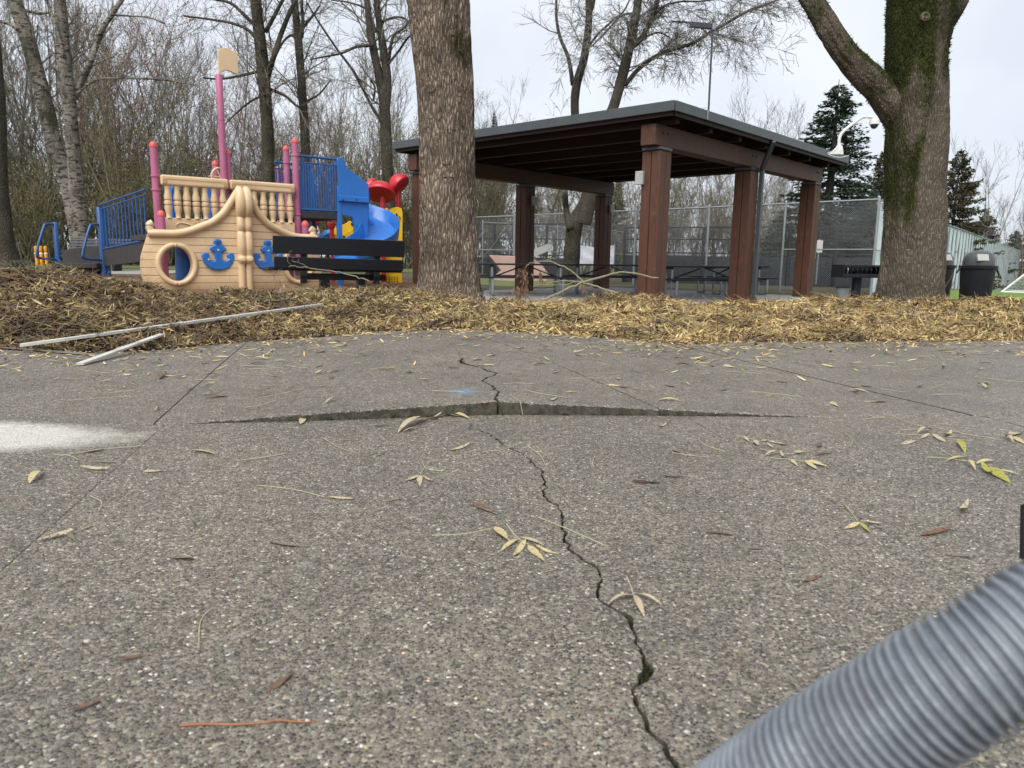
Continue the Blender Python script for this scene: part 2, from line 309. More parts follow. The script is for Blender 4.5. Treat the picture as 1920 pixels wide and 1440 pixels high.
LC = dict(yellow=[(.48, .41, .22), (.42, .34, .17)], straw=[(.44, .37, .25), (.37, .30, .19)], brown=[(.165, .10, .065), (.12, .075, .05)], red=[(.19, .10, .062), (.13, .07, .045)], dark=[(.075, .045, .038), (.05, .032, .028)], green=[(.26, .27, .05), (.34, .31, .07)], grey=[(.20, .17, .13), (.15, .125, .095)])
for k_, (a, b) in LC.items(): pmat('leaf '+k_, a, b, 40, .55, .25, 120, spec=.35, dirt=tuple(q*.45 for q in b), dscale=9, dpos=(.55, .66))
def bark_material(name, ridge, furrow, moss=.0, moss_col=(.045, .065, .010), vscale=26, zsq=.22, rough=.9, strength=1.0, pale=None, pth=(.66, .72), pscale=16.0):
    m, t, b = nodes(name); L = t.links.new
    co = N(t, 'TexCoord'); mp = N(t, 'Mapping'); mp.inputs['Scale'].default_value = (1, 1, zsq); L(co.outputs['Object'], mp.inputs['Vector'])
    nz = N(t, 'TexNoise', Scale=9.0, Detail=3.0); L(mp.outputs[0], nz.inputs['Vector'])
    wp = N(t, 'MixRGB', blend_type='ADD'); wp.inputs['Fac'].default_value = .05; L(mp.outputs[0], wp.inputs['Color1']); L(nz.outputs['Color'], wp.inputs['Color2'])
    vo = N(t, 'TexVoronoi', feature='DISTANCE_TO_EDGE', Scale=vscale); L(wp.outputs[0], vo.inputs['Vector'])
    r = ramp(t, [(0.0, furrow), (.22, tuple((a+c)/2 for a, c in zip(ridge, furrow))), (.5, ridge)]); L(vo.outputs['Distance'], r.inputs['Fac'])
    n2 = N(t, 'TexNoise', Scale=2.2, Detail=7.0, Roughness=.65); L(co.outputs['Object'], n2.inputs['Vector'])
    r2 = ramp(t, [(.32, (.62, .60, .58)), (.68, (1.2, 1.18, 1.15))]); L(n2.outputs['Fac'], r2.inputs['Fac'])
    mm = N(t, 'MixRGB', blend_type='MULTIPLY'); mm.inputs['Fac'].default_value = 1; L(r.outputs[0], mm.inputs['Color1']); L(r2.outputs[0], mm.inputs['Color2']); out = mm.outputs[0]
    if pale:
        n4 = N(t, 'TexNoise', Scale=pscale, Detail=4.0); mq = N(t, 'Mapping'); mq.inputs['Scale'].default_value = (1, 1, 3.5); L(co.outputs['Object'], mq.inputs['Vector']); L(mq.outputs[0], n4.inputs['Vector'])
        r4 = ramp(t, [(pth[0], (0, 0, 0)), (pth[1], (1, 1, 1))]); L(n4.outputs['Fac'], r4.inputs['Fac'])
        mx4 = N(t, 'MixRGB'); L(r4.outputs[0], mx4.inputs['Fac']); L(out, mx4.inputs['Color1']); mx4.inputs['Color2'].default_value = (*pale, 1); out = mx4.outputs[0]
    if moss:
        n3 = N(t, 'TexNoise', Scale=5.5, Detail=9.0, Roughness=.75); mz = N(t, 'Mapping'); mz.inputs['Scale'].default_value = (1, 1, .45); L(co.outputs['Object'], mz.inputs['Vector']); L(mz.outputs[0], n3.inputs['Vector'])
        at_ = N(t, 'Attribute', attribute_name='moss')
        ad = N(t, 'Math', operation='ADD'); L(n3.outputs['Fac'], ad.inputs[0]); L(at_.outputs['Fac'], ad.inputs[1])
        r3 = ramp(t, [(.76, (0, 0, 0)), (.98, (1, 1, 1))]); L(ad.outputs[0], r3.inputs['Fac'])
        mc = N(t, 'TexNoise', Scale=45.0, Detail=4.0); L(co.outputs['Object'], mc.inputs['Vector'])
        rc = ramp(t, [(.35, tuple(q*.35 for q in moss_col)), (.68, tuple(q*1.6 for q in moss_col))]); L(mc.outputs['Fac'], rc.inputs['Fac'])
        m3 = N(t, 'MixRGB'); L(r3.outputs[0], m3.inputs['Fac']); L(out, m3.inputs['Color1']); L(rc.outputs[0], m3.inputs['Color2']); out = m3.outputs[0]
    L(out, b.inputs['Base Color']); b.inputs['Roughness'].default_value = rough; b.inputs['Specular IOR Level'].default_value = .2
    nf = N(t, 'TexNoise', Scale=70.0, Detail=5.0); L(co.outputs['Object'], nf.inputs['Vector'])
    sm = N(t, 'Math', operation='MULTIPLY_ADD'); L(nf.outputs['Fac'], sm.inputs[0]); sm.inputs[1].default_value = .25; L(vo.outputs['Distance'], sm.inputs[2])
    bp = N(t, 'Bump', Strength=strength, Distance=.055); L(sm.outputs[0], bp.inputs['Height']); L(bp.outputs['Normal'], b.inputs['Normal'])
    MATS[name] = m; return m
bark_material('bark furrowed', (.45, .375, .305), (.10, .074, .056), moss=1, moss_col=(.040, .036, .014), vscale=34, zsq=.20, strength=1.0)  # dark tint colours the moss and the shade painted on the trunk's right side
bark_material('bark mossy', (.190, .165, .130), (.085, .070, .055), moss=1, moss_col=(.030, .036, .006), vscale=38, zsq=.22, strength=.8, pale=(.33, .30, .24))
bark_material('bark grey', (.125, .115, .095), (.05, .046, .036), moss=1, moss_col=(.026, .028, .009), vscale=26, zsq=.3)
bark_material('bark birch', (.33, .31, .275), (.20, .185, .155), moss=1, moss_col=(.052, .050, .032), vscale=12, zsq=2.5, pale=(.05, .042, .036), pth=(.54, .58), pscale=5.0)

# ---------------------------------------------------------------- the ground
def sst(a, b, x): t = np.clip((x-a)/(b-a), 0, 1); return t*t*(3-2*t)
def G(X, Y):
    X = np.asarray(X, float); Y = np.asarray(Y, float)
    side = sst(-3.2, -.4, X); tgt = (.03+.12*sst(14, 26, Y))*(1-side) - .27*side
    fall = .0333*np.clip(Y-25, 0, 90)*sst(9.5, 14, X)*sst(.52, .60, X/np.maximum(Y, 1))
    return -.12*(1-sst(8.5, 11, Y)) + tgt*sst(8.5, 11, Y) - fall
def g1(x, y): return float(G(x, y))
def sheet(name, xs, ys, zoff, mat, parent=None, rot=0, org=(0, 0)):
    XX, YY = np.meshgrid(xs, ys); c, s = math.cos(rot), math.sin(rot)
    WX = org[0]+XX*c-YY*s; WY = org[1]+XX*s+YY*c
    Z = G(WX, WY)+zoff; V = np.stack([WX, WY, Z], -1).reshape(-1, 3)
    nx, ny = len(xs), len(ys); i = np.arange(ny-1)[:, None]*nx+np.arange(nx-1)[None, :]
    F = np.stack([i, i+1, i+nx+1, i+nx], -1).reshape(-1, 4)
    return link(name, np_mesh(name, V, F, mat, True), parent)
gx = np.concatenate([[-900, -300, -100, -60], np.arange(-40, 100, 2.0), [130, 300, 900]])
gx = np.unique(np.concatenate([gx, np.arange(-5, 2, .25)])); gy = np.unique(np.concatenate([[-40, -10, 0, 4, 8], np.arange(8, 13, .3), np.arange(13, 30, 1.0), np.arange(30, 120, 4.0), [160, 300, 1200]]))
tag(sheet('ground', gx, gy, 0, M['park ground']), kind='structure')
tag(sheet('woodchip_bed', np.arange(-13.5, -.8, .3), np.arange(8.2, 19.2, .3), .006, M['woodchip']), kind='structure')
tag(sheet('path', np.arange(-26, -9.4, .5), np.arange(19.6, 23.5, .5), .008, M['path concrete']), kind='structure')
tag(sheet('lawn', np.arange(-26, 3.0, .5), np.arange(24.0, 34, .5), .008, M['lawn']), kind='structure')
tag(sheet('turf_field', np.arange(0, 95, 1.0), np.arange(-30, -.4, 1.0), .04, M['turf'], rot=R_(53.7), org=(9.0, 19.6)), kind='structure')

# pavement: slabs round the crack and the lifted joint, lying in their bed
STX = [-9, -1.87, -1.266, -.827, -.075, .618, 1.323, 1.921, 2.2, 9]; STY = [1.7, 2.623, 2.711, 2.794, 2.961, 2.973, 2.975, 3.054, 3.10, 4.0]
def ystep(x): return np.interp(x, STX, STY)
def heave(X, Y):
    X = np.asarray(X, float); d = np.maximum(np.asarray(Y, float)-ystep(X), 0)
    tent = np.interp(X, [-9, -1.30, -1.1, -.85, -.45, -.07, .3, .62, .95, 1.33, 9], [0, 0, .010, .025, .041, .056, .041, .026, .013, 0.0, 0])
    broad = .035*np.exp(-((X+.3)/1.5)**2)
    k = np.clip(d/3.4, 0, 1)
    return tent*(1-k)**1.2 + broad*np.sin(np.pi*np.clip(d/4.6, 0, 1))**1.2
def jag(pts, amp, seed):             # a jagged x(y) from photo points
    P = sorted([(p[1], p[0]) for p in pts]); ys = np.arange(P[0][0], P[-1][0], .008)
    xs = np.interp(ys, [p[0] for p in P], [p[1] for p in P]); r = np.random.default_rng(seed)
    for step, a in ((.08, 1.0), (.03, .8), (.012, .5)):
        k = np.arange(ys[0]-step, ys[-1]+2*step, step); xs = xs+np.interp(ys, k, r.normal(0, a*amp, len(k)))
    return ys, xs
crack_px = [(880, 797), (912, 812), (960, 840), (985, 858), (1010, 880), (1016, 905), (1020, 930), (1050, 955), (1046, 975), (1065, 1015), (1075, 1035), (1115, 1060), (1122, 1085), (1140, 1130), (1185, 1165), (1190, 1195), (1203, 1230), (1208, 1262), (1186, 1303), (1203, 1340), (1222, 1375), (1238, 1410), (1272, 1440)]
cp = [gz(*p) for p in crack_px]; cp = [Vector((.34, -1.5, 0)), Vector((.26, .5, 0))]+cp[::-1]+[Vector((-.10, 2.86, 0)), Vector((-.072, 3.2, 0))]
CY, CX = jag(cp, .0062, 3)
cf_px = [(930, 752), (937, 738), (915, 722), (908, 712), (930, 702), (905, 690), (868, 680)]
cf = [Vector((-.072, 2.7, 0))]+[gz(x, y, .05) for x, y in cf_px]+[Vector((-.33, 4.6, 0)), Vector((-.5, 5.6, 0)), Vector((-1.0, 9.5, 0))]
FY, FX = jag(cf, .007, 5)
r1 = np.random.default_rng(11)
def crack_near(Y): return np.interp(Y, CY, CX)
WK = np.arange(-2, 4, .014); WV = np.clip(np.abs(r1.normal(.0060, .0030, len(WK))), .0015, .014)
def crack_nw(Y):
    w_ = np.interp(Y, WK, WV); w_ = w_+.014*np.exp(-((Y-1.045)/.022)**2)+.006*np.exp(-((Y-1.20)/.03)**2)
    return np.where(Y > 2.80, .002, w_)*np.clip((2.85-Y)/.5+.55, .5, 1)
def crack_far(Y): return np.interp(Y, FY, FX)
def crack_fw(Y): return np.interp(Y, [2.7, 3.2, 3.5, 3.8, 4.2, 4.35, 9.5], [.013, .020, .017, .030, .036, .0015, .0015])*np.interp(Y, WK, WV)/.0085*.8
def line(a, b): return lambda Y: np.interp(Y, [-8, 12], [a[0]+(b[0]-a[0])*(-8-a[1])/(b[1]-a[1]), a[0]+(b[0]-a[0])*(12-a[1])/(b[1]-a[1])])
cw = lambda v: (lambda Y: np.full_like(np.asarray(Y, float), v))
const = cw
NEAR = [(const(-9.0), cw(0)), (line((-1.243, 2.659), (-1.0, 1.415)), cw(.0012)), (crack_near, crack_nw), (line((.72, 2.9), (.93, 1.395)), cw(.0012)), (line((2.0, 2.9), (2.3, 1.4)), cw(.006)), (const(9.0), cw(0))]
FAR = [(const(-9.0), cw(0)), (line((-1.3, 2.75), (-2.7, 9.0)), cw(.005)), (crack_far, crack_fw), (line((.60, 3.0), (-.59, 6.684)), cw(.006)), (line((1.94, 3.02), (1.25, 5.4)), cw(.016)), (const(9.0), cw(0))]
pav = MB().box((0, 3.6, -.115), (18.4, 13.2, .05)).build('pavement', M['soil']); tag(pav, kind='structure')
def slab(bl, br, near):
    if near: s = np.concatenate([np.linspace(0, .42, 20), np.linspace(.425, .985, 300), [.99, .9975, 1.0]])
    else: s = np.concatenate([[0, .0012, .004], np.linspace(.008, .35, 170), np.linspace(.36, 1, 60)])
    YA = -1.5 if near else 2.96; YB = 2.96 if near else 9.6
    Yc = YA+(YB-YA)*s
    xl = bl[0](Yc)+bl[1](Yc)/2; xr = br[0](Yc)-br[1](Yc)/2
    cc = np.array([0, .004, .012]); wd = xr-xl
    f = np.linspace(0, 1, 24 if near else int(np.clip(wd.max()*70, 24, 160)))[1:-1]
    X = np.concatenate([xl[:, None]+cc[None, :], xl[:, None]+.02+(wd-.04)[:, None]*f[None, :], xr[:, None]-cc[::-1][None, :]], 1)
    st = ystep(X); ns = s[:, None]; rq = np.random.default_rng(int(abs(xl[0]*977))+3*near)
    if not near: st = st+(rq.normal(0, .0022, X.shape[1])+.004*np.sin(X[0]*23)*np.sin(X[0]*51))[None, :]*np.clip(1-ns*8, 0, 1)
    Y = (-1.5+(st-.002+1.5)*ns) if near else ((st+.002)+(9.6-st)*ns)
    Z = np.zeros_like(X) if near else heave(X, Y)
    Z = Z+.0035*np.sin(X*1.7+Y*.9)*np.sin(Y*1.3)
    drop = np.zeros_like(X); rr = np.random.default_rng(int(abs(xl[0]*100))+near)
    chip = .0008+.0012*rr.random(len(s))
    drop[:, 0] = chip; drop[:, -1] = chip; drop[:, 1] = .0006; drop[:, -2] = .0006
    if near: drop[-1, :] += .003
    else: drop[0, :] += .004+.006*rr.random(X.shape[1])**2; drop[1, :] += .0025*rr.random(X.shape[1])
    Z = Z-drop
    ny, nx = X.shape; V = np.stack([X, Y, Z], -1).reshape(-1, 3)
    i = np.arange(ny-1)[:, None]*nx+np.arange(nx-1)[None, :]; F = np.stack([i, i+1, i+nx+1, i+nx], -1).reshape(-1, 4)
    ring = np.concatenate([np.arange(nx), np.arange(1, ny)*nx+nx-1, (ny-1)*nx+np.arange(nx-2, -1, -1), np.arange(ny-2, 0, -1)*nx])
    B = V[ring].copy(); B[:, 2] = -.088; b0 = len(V); k = len(ring); q = np.arange(k); q2 = (q+1) % k
    W = np.stack([ring[q], b0+q, b0+q2, ring[q2]], -1)
    me = np_mesh('concrete_slab', np.concatenate([V, B]), [F, W], mats=[M['aggregate'], M['slab edge']], mi=[0]*len(F)+[1]*len(W))
    return link('concrete_slab', me, pav)
for row, nr in ((NEAR, True), (FAR, False)):
    for a, b_ in zip(row[:-1], row[1:]): slab(a, b_, nr)
# moss tufts growing in the crack and under the lip
def tufts(name, spots, parent=None):
    V = []; F = []; r = np.random.default_rng(5)
    for (x, y, z, n, sp) in spots:
        for k in range(n):
            px, py = x+r.normal(0, sp), y+r.normal(0, sp); h = r.uniform(.003, .009); a = r.uniform(0, 6.28); wd = .0022; b = len(V)
            V += [(px-wd*math.cos(a), py-wd*math.sin(a), z), (px+wd*math.cos(a), py+wd*math.sin(a), z), (px+r.normal(0, .003), py+r.normal(0, .003), z+h)]; F.append((b, b+1, b+2))
    return link(name, np_mesh(name, V, np.array(F), M['moss']), parent)
sp = []
for yy in np.concatenate([r1.uniform(.8, 2.7, 60), r1.normal(1.05, .02, 14), r1.normal(2.02, .03, 12)]): sp.append((float(crack_near(yy)), yy, -.008, 14, .004))
for xx in r1.uniform(-.9, .9, 40): sp.append((xx, float(ystep(xx))-.008, .0, 10, .006))
tag(tufts('moss', sp), 'green moss in the pavement crack and along the raised slab lip', 'moss', kind='stuff')

# ---------------------------------------------------------------- the raked leaf bank
front_px = [(-400, 650), (0, 648), (150, 655), (300, 650), (450, 638), (600, 630), (700, 620), (850, 616), (1000, 624), (1150, 634), (1280, 642), (1500, 634), (1700, 634), (1920, 632), (2300, 634)]
ridge_px = [(-400, 512), (0, 515), (60, 508), (130, 506), (180, 520), (260, 540), (330, 553), (450, 558), (520, 556), (600, 556), (680, 540), (750, 545), (830, 548), (900, 560), (960, 556), (1100, 560), (1160, 550), (1220, 555), (1300, 563), (1450, 562), (1560, 558), (1620, 554), (1700, 566), (1760, 556), (1850, 558), (1920, 562), (2300, 566)]
ph = lambda x, y: (lambda p: p.x/p.y)(at(x, y, 1.0))
FPH = [ph(x, y) for x, y in front_px]; FYD = [gz(x, y, .02).y for x, y in front_px]
RPH = [ph(x, y) for x, y in ridge_px]; RYD = [float(np.interp(p, FPH, FYD))+(2.2 if x > 250 else 1.7) for p, (x, y) in zip(RPH, ridge_px)]
RZ = [at(x, y, D).z for (x, y), D in zip(ridge_px, RYD)]
def lump(x, y, s): return np.array([mnoise.noise(Vector((a*s, b*s, 3.1))) for a, b in zip(np.ravel(x), np.ravel(y))]).reshape(np.shape(x))
def bank(X, Y):
    p = X/Y; yf = np.interp(p, FPH, FYD)+.14*lump(X, X*0, 1.9); yr = np.interp(p, RPH, RYD); zr = np.interp(p, RPH, RZ)-.05-.06*sst(-.25, .0, p)
    u = (Y-yf)/(yr-yf); uc = np.clip(u, 0, 1)
    rise = zr*(1-(1-uc)**2.2)*.62+zr*uc*.38
    back = sst(0, 1, (Y-yr-.5)/2.6)
    z = np.where(u < 1, rise, zr*(1-back)+(G(X, Y)-.05)*back)
    return z+(.085*lump(X, Y, 1.5)+.06*lump(X, Y, 3.7)+.035*lump(X, Y, 8.0))*np.clip(u*3, 0, 1)*np.clip(1-back, 0, 1), u
PHI = np.linspace(-1.0, 1.0, 260); YV = np.linspace(4.6, 12.5, 90)
PP, YY = np.meshgrid(PHI, YV); XX = PP*YY; ZZ, UU = bank(XX, YY); ZZ = np.where(UU < 0, -.03, ZZ-.015)
i = np.arange(89)[:, None]*260+np.arange(259)[None, :]
me = np_mesh('leaf_bank_core', np.stack([XX, YY, ZZ], -1).reshape(-1, 3), np.stack([i, i+1, i+261, i+260], -1).reshape(-1, 4), pmat('leaf mould', (.10, .068, .035), (.045, .03, .018), 25, .95, 1.0, 60), True)
bank_o = link('leaf_bank', me); tag(bank_o, 'bank of raked brown and straw coloured willow leaves along the pavement', 'leaves', kind='stuff')
PAL = np.array([(.52, .385, .155), (.44, .315, .13), (.58, .465, .25), (.25, .16, .083), (.15, .085, .045), (.105, .075, .062), (.20, .17, .05), (.05, .036, .032), (.30, .24, .16)])
WL = np.array([.06, .08, .05, .15, .19, .20, .12, .10, .05]); WR = np.array([.24, .20, .17, .14, .08, .04, .05, .02, .06])
def leaf_cloud(P, Nn, az, Ls, Wd, col, curl, name, parent):
    m = len(P); t = np.stack([np.cos(az), np.sin(az), np.zeros(m)], -1); t -= Nn*np.sum(t*Nn, 1, keepdims=True); t /= np.linalg.norm(t, axis=1, keepdims=True); s = np.cross(Nn, t)
    prof = [(-.5, 0, 0), (-.18, -.5, 0.0), (-.18, .5, .0), (.2, -.42, .0), (.2, .42, .0), (.5, 0, 0)]
    V = np.stack([P+t*(a*Ls)[:, None]+s*(b*Wd)[:, None]+Nn*(curl*(a*a*4-.3)+np.abs(b)*Wd*.5)[:, None] for a, b, c in prof], 1).reshape(-1, 3)
    o = np.arange(m)[:, None]*6; F = np.concatenate([o+np.array([[0, 1, 2]]), o+np.array([[3, 5, 4]])]); Q = o+np.array([[1, 3, 4, 2]])
    return link(name, np_mesh(name, V, [F, Q], M['leaf litter'], False, np.repeat(col, 6, 0)), parent)
def scatter(n, ulo, uhi, seed, philim=.98):
    r = np.random.default_rng(seed); p = r.uniform(-philim, philim, n); yf = np.interp(p, FPH, FYD); yr = np.interp(p, RPH, RYD)
    u0 = r.uniform(ulo, uhi, n); Y = yf+(yr-yf)*u0; X = p*Y; e = .03
    z, u = bank(X, Y); zx, _ = bank(X+e, Y); zy, _ = bank(X, Y+e)
    nrm = np.stack([-(zx-z)/e, -(zy-z)/e, np.ones(n)], -1); nrm += r.normal(0, .62, (n, 3)); nrm /= np.linalg.norm(nrm, axis=1, keepdims=True)
    Ls = r.uniform(.07, .165, n); Wd = r.uniform(.0075, .0165, n)
    wl = sst(-.48, .12, p+.22*lump(X, Y, .9))[:, None]; W = WL*(1-wl)+WR*wl
    clump = lump(X, Y, 2.3); dk = (clump > .16)[:, None]; W = np.where(dk, W*np.array([.2, .3, .2, .8, 1.8, 2.4, 1, 2.5, .4]), W)
    W = W/W.sum(1, keepdims=True); idx = (W.cumsum(1) < r.random((n, 1))).sum(1).clip(0, 8)
    col = PAL[idx]*r.uniform(.7, 1.25, (n, 1))*np.clip(1.0-.9*np.maximum(lump(X+7, Y, 1.7), 0)-.5*np.maximum(lump(X, Y+5, 5.0), 0), .35, 1.1)[:, None]*(.84+.16*sst(-.5, .1, p))[:, None]
    keep = u > -.12; pos = np.stack([X, Y, np.where(u < 0, heave(X, Y)+.004, z)+np.abs(r.normal(0, .018, n))*np.clip(u*6+.2, .1, 1)], -1)
    curl = r.normal(0, .020, n)
    return [a[keep] for a in (pos, nrm, r.uniform(0, 6.283, n), Ls, Wd, col, curl)]
A_ = scatter(135000, -.03, 1.75, 21); lo = leaf_cloud(*A_, 'leaf', bank_o); lo['kind'] = 'stuff'
# straw stems sticking out
T = Tubes(); S_ = scatter(9000, .0, 1.4, 22); rs = np.random.default_rng(23)
for P_, n_, az_, L_ in zip(S_[0], S_[1], S_[2], S_[3]):
    d = np.array([math.cos(az_), math.sin(az_), abs(n_[0])*.8]); L2 = L_*2.0; k_ = np.array([-d[1], d[0], 0])*L2*rs.normal(0, .18)
    T.add([P_-d*L2*.35, P_+k_+np.array([0, 0, .014]), P_+d*L2*.6], [.0017, .0015, .0010], 3)
SV, SF = T.arrays(); scol = np.array([(.50, .39, .19), (.42, .30, .13), (.30, .19, .09), (.56, .46, .26)])[rs.integers(0, 4, len(S_[0]))]*rs.uniform(.7, 1.15, (len(S_[0]), 1))
so = link('stem', np_mesh('stem', SV, SF, M['leaf litter'], True, np.repeat(scol*(.66+.34*sst(-.5, .1, S_[0][:, :1]/S_[0][:, 1:2])), 9, 0)), bank_o); so['kind'] = 'stuff'

# ---------------------------------------------------------------- the picnic pavilion
PZ = -.25; PA = R_(48); P1 = Vector((2.57, 13.83, 0))
def pl(a, b, z=0): return (P1.x+a*math.cos(PA)-b*math.sin(PA), P1.y+a*math.sin(PA)+b*math.cos(PA), z)
sl = MB().box((3.75, 3.2, PZ-.06), (8.6, 7.6, .12)).build('pavilion_slab', M['pavilion slab'], bevel=.01, loc=P1, rot=(0, 0, PA)); tag(sl, kind='structure')
pav_t = thing('picnic_pavilion', 'open picnic pavilion with dark red timber posts and a low flat roof', 'pavilion', P1, PA)
PB = 6.4; SA = 3.72; PW = .38; PTOP = 2.6
for a in range(3):
    for b in range(2):
        p = MB().box((a*SA, b*PB, (PZ+PTOP)/2), (PW-.04, PW-.04, PTOP-PZ)).build('post', M['dark timber'], pav_t)
        for k, (ox, oy) in enumerate(((-1, -1), (-1, 1), (1, -1), (1, 1))):
            q = (PW-.014)/4
            MB().box((a*SA+ox*(q+.007), b*PB+oy*(q+.007), (PZ+PTOP)/2-.02), (q*2, q*2, PTOP-PZ-.05)).build('board', M['red timber'], p, bevel=.012)
        MB().box((a*SA, b*PB, PTOP+.005), (PW+.012, PW+.012, .05)).build('cap_plate', M['roof metal'], p)
for b in range(2):
    bm_ = MB().beam((-.33, b*PB, PTOP+.225), (7.78, b*PB, PTOP+.225), .30, .36).build('beam', M['red timber'], pav_t, bevel=.01)
    for a in (0, 1, 2):
        for da in (-.08, .08):
            MB().lathe([(.018, 0), (.018, .012), (.010, .018)], 8, (a*SA+da, b*PB-.151, PTOP+.27), Matrix.Rotation(R_(90), 3, 'X')).build('bolt', M['black metal'], bm_)
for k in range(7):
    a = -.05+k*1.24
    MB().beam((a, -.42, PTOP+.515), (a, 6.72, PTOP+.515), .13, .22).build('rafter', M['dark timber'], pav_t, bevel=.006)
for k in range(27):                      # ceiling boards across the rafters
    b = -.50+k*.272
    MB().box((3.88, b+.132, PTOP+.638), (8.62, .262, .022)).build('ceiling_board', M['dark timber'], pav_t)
rf = MB().box((3.88, 3.15, PTOP+.672), (8.68, 7.42, .04)).build('roof', M['roof gravel'], pav_t)
FZ = PTOP+.62
for (x0, y0, x1, y1) in ((-.5, -.6, -.5, 6.9), (8.26, -.6, 8.26, 6.9), (-.47, -.6, 8.23, -.6), (-.47, 6.9, 8.23, 6.9)):
    MB().beam((x0, y0, FZ), (x1, y1, FZ), .05, .17).build('fascia', M['roof metal'], rf, bevel=.008)
    MB().beam((x0*.985+.05, y0*.985+.04, FZ-.115), (x1*.985+.05, y1*.985+.04, FZ-.115), .035, .07).build('trim_board', M['dark timber'], rf)
# leaves and twigs lodged on the roof edge
T = Tubes(); r2 = np.random.default_rng(4)
for k in range(160):
    a = r2.uniform(-.3, 4.5); p = np.array([a, r2.uniform(-.5, -.2), FZ+.085]); d = r2.normal(0, .05, 3); d[2] = abs(d[2])*.5
    T.add([p, p+d], [.006, .003], 3)
ro = T.build('roof_debris', M['shrivelled leaf'], rf); ro['kind'] = 'stuff'
dsp = MB().beam((3.55, -.62, FZ-.09), (3.86, -.28, PTOP+.02), .09, .09).beam((3.90, -.26, PTOP+.06), (3.90, -.26, PZ), .09, .09).build('downspout', M['roof metal'], pav_t, bevel=.008)
for (a, b, z) in ((0, .2, 2.1), (0, 6.4, 2.15), (3.72, 6.4, 2.2), (7.44, 6.4, 2.2)):
    MB().box((a-.23 if b < 1 else a+.1, b if b < 1 else b-.24, z), (.07, .16, .24) if b < 1 else (.2, .07, .24)).build('junction_box', M['light box'], pav_t, bevel=.01)

# antenna on the roof corner
an = thing('roof_antenna', 'thin metal pole with a flat horizontal panel on the pavilion roof', 'antenna', pl(.64, -.635, FZ-.06), PA)
MB().tube([(0, 0, 0), (0, .01, 1.66)], .018, 8).build('pole', M['bench grey'], an, smooth=True)
MB().beam((.02, 0, 1.56), (-.36, .26, 1.555), .06, .095).build('panel', M['bench grey'], an, bevel=.01)
MB().box((0, 0, 1.55), (.06, .06, .11)).build('clamp', M['galvanised'], an, bevel=.006)
MB().box((0, .01, .06), (.05, .04, .16)).build('bracket', M['galvanised'], an, bevel=.006)
# dome camera on the roof's far corner
cpos = at(1572, 288, 18.2)
sc_t = thing('security_camera', 'white bent-arm dome camera mounted on the pavilion roof corner', 'camera', cpos, 0)
MB().prism([(-.22, -.03), (.10, -.03), (.06, .16), (.0, .2)], -.07, .07).build('mount', M['white paint'], sc_t, bevel=.01)
MB().tube(smooth_path([(0, 0, .12), (.0, 0, .38), (.12, 0, .55), (.44, 0, .80), (.56, 0, .84), (.84, 0, .83)], 5), .036, 10).build('arm', M['white paint'], sc_t, smooth=True)
dm = MB().lathe([(.05, 0), (.10, -.02), (.115, -.06), (.115, -.14)], 20, (.79, 0, .81)).build('housing', M['white paint'], sc_t, smooth=True)
MB().lathe([(.09, 0), (.085, -.04), (.05, -.085), (.005, -.10)], 20, (.79, 0, .67)).build('dome', M['glass dark'], dm, smooth=True)
MB().tube(smooth_path([(-.05, -.08, .2), (-.16, -.09, .05), (-.3, -.1, -.02), (-.05, -.12, -.1), (.2, -.12, -.06)], 5), .008, 6).build('cable', M['white paint'], sc_t, smooth=True)

# ---------------------------------------------------------------- picnic tables
def picnic_table(label, x, D, rz, L=2.3):
    p = at(x, 520, D); t = thing('picnic_table', label, 'picnic table', (p.x, p.y, PZ), rz, 'picnic tables under the pavilion')
    for k in range(4): MB().box((0, -.285+k*.19, .745), (L, .178, .04)).build('top_plank', M['bench black'], t, bevel=.006)
    for s in (-1, 1):
        MB().box((0, s*.72, .445), (L, .25, .04)).build('seat_plank', M['bench black'], t, bevel=.006)
        for e in (-1, 1):
            xx = e*L*.36
            pts = smooth_path([(xx, s*.30, .72), (xx, s*.30, .10), (xx, s*.34, .035), (xx, s*.42, .028), (xx, s*.68, .028), (xx, s*.76, .045), (xx, s*.80, .12), (xx, s*.80, .42)], 4)
            MB().tube(pts, .030, 8).build('leg', M['galvanised'], t, smooth=True)
            MB().tube([(xx, s*.30, .40), (xx, s*.80, .42)], .022, 6).build('seat_bracket', M['black metal'], t)
    for e in (-1, 1):
        MB().box((e*L*.36, 0, .70), (.05, .66, .05)).build('cross_bar', M['black metal'], t)
        MB().tube([(e*L*.36, 0, .42), (e*.08, 0, .70)], .018, 6).build('brace', M['black metal'], t)
    return t
picnic_table('black topped picnic table with a fallen branch in front, beside the tree', 985, 18.2, R_(4))
picnic_table('black topped picnic table behind the middle of the fallen branch', 1140, 19.8, R_(-3))
picnic_table('black topped picnic table between the two near pavilion posts', 1318, 18.0, R_(2))
picnic_table('black topped picnic table mostly hidden behind the post with the downspout', 1372, 20.6, R_(8), 1.8)

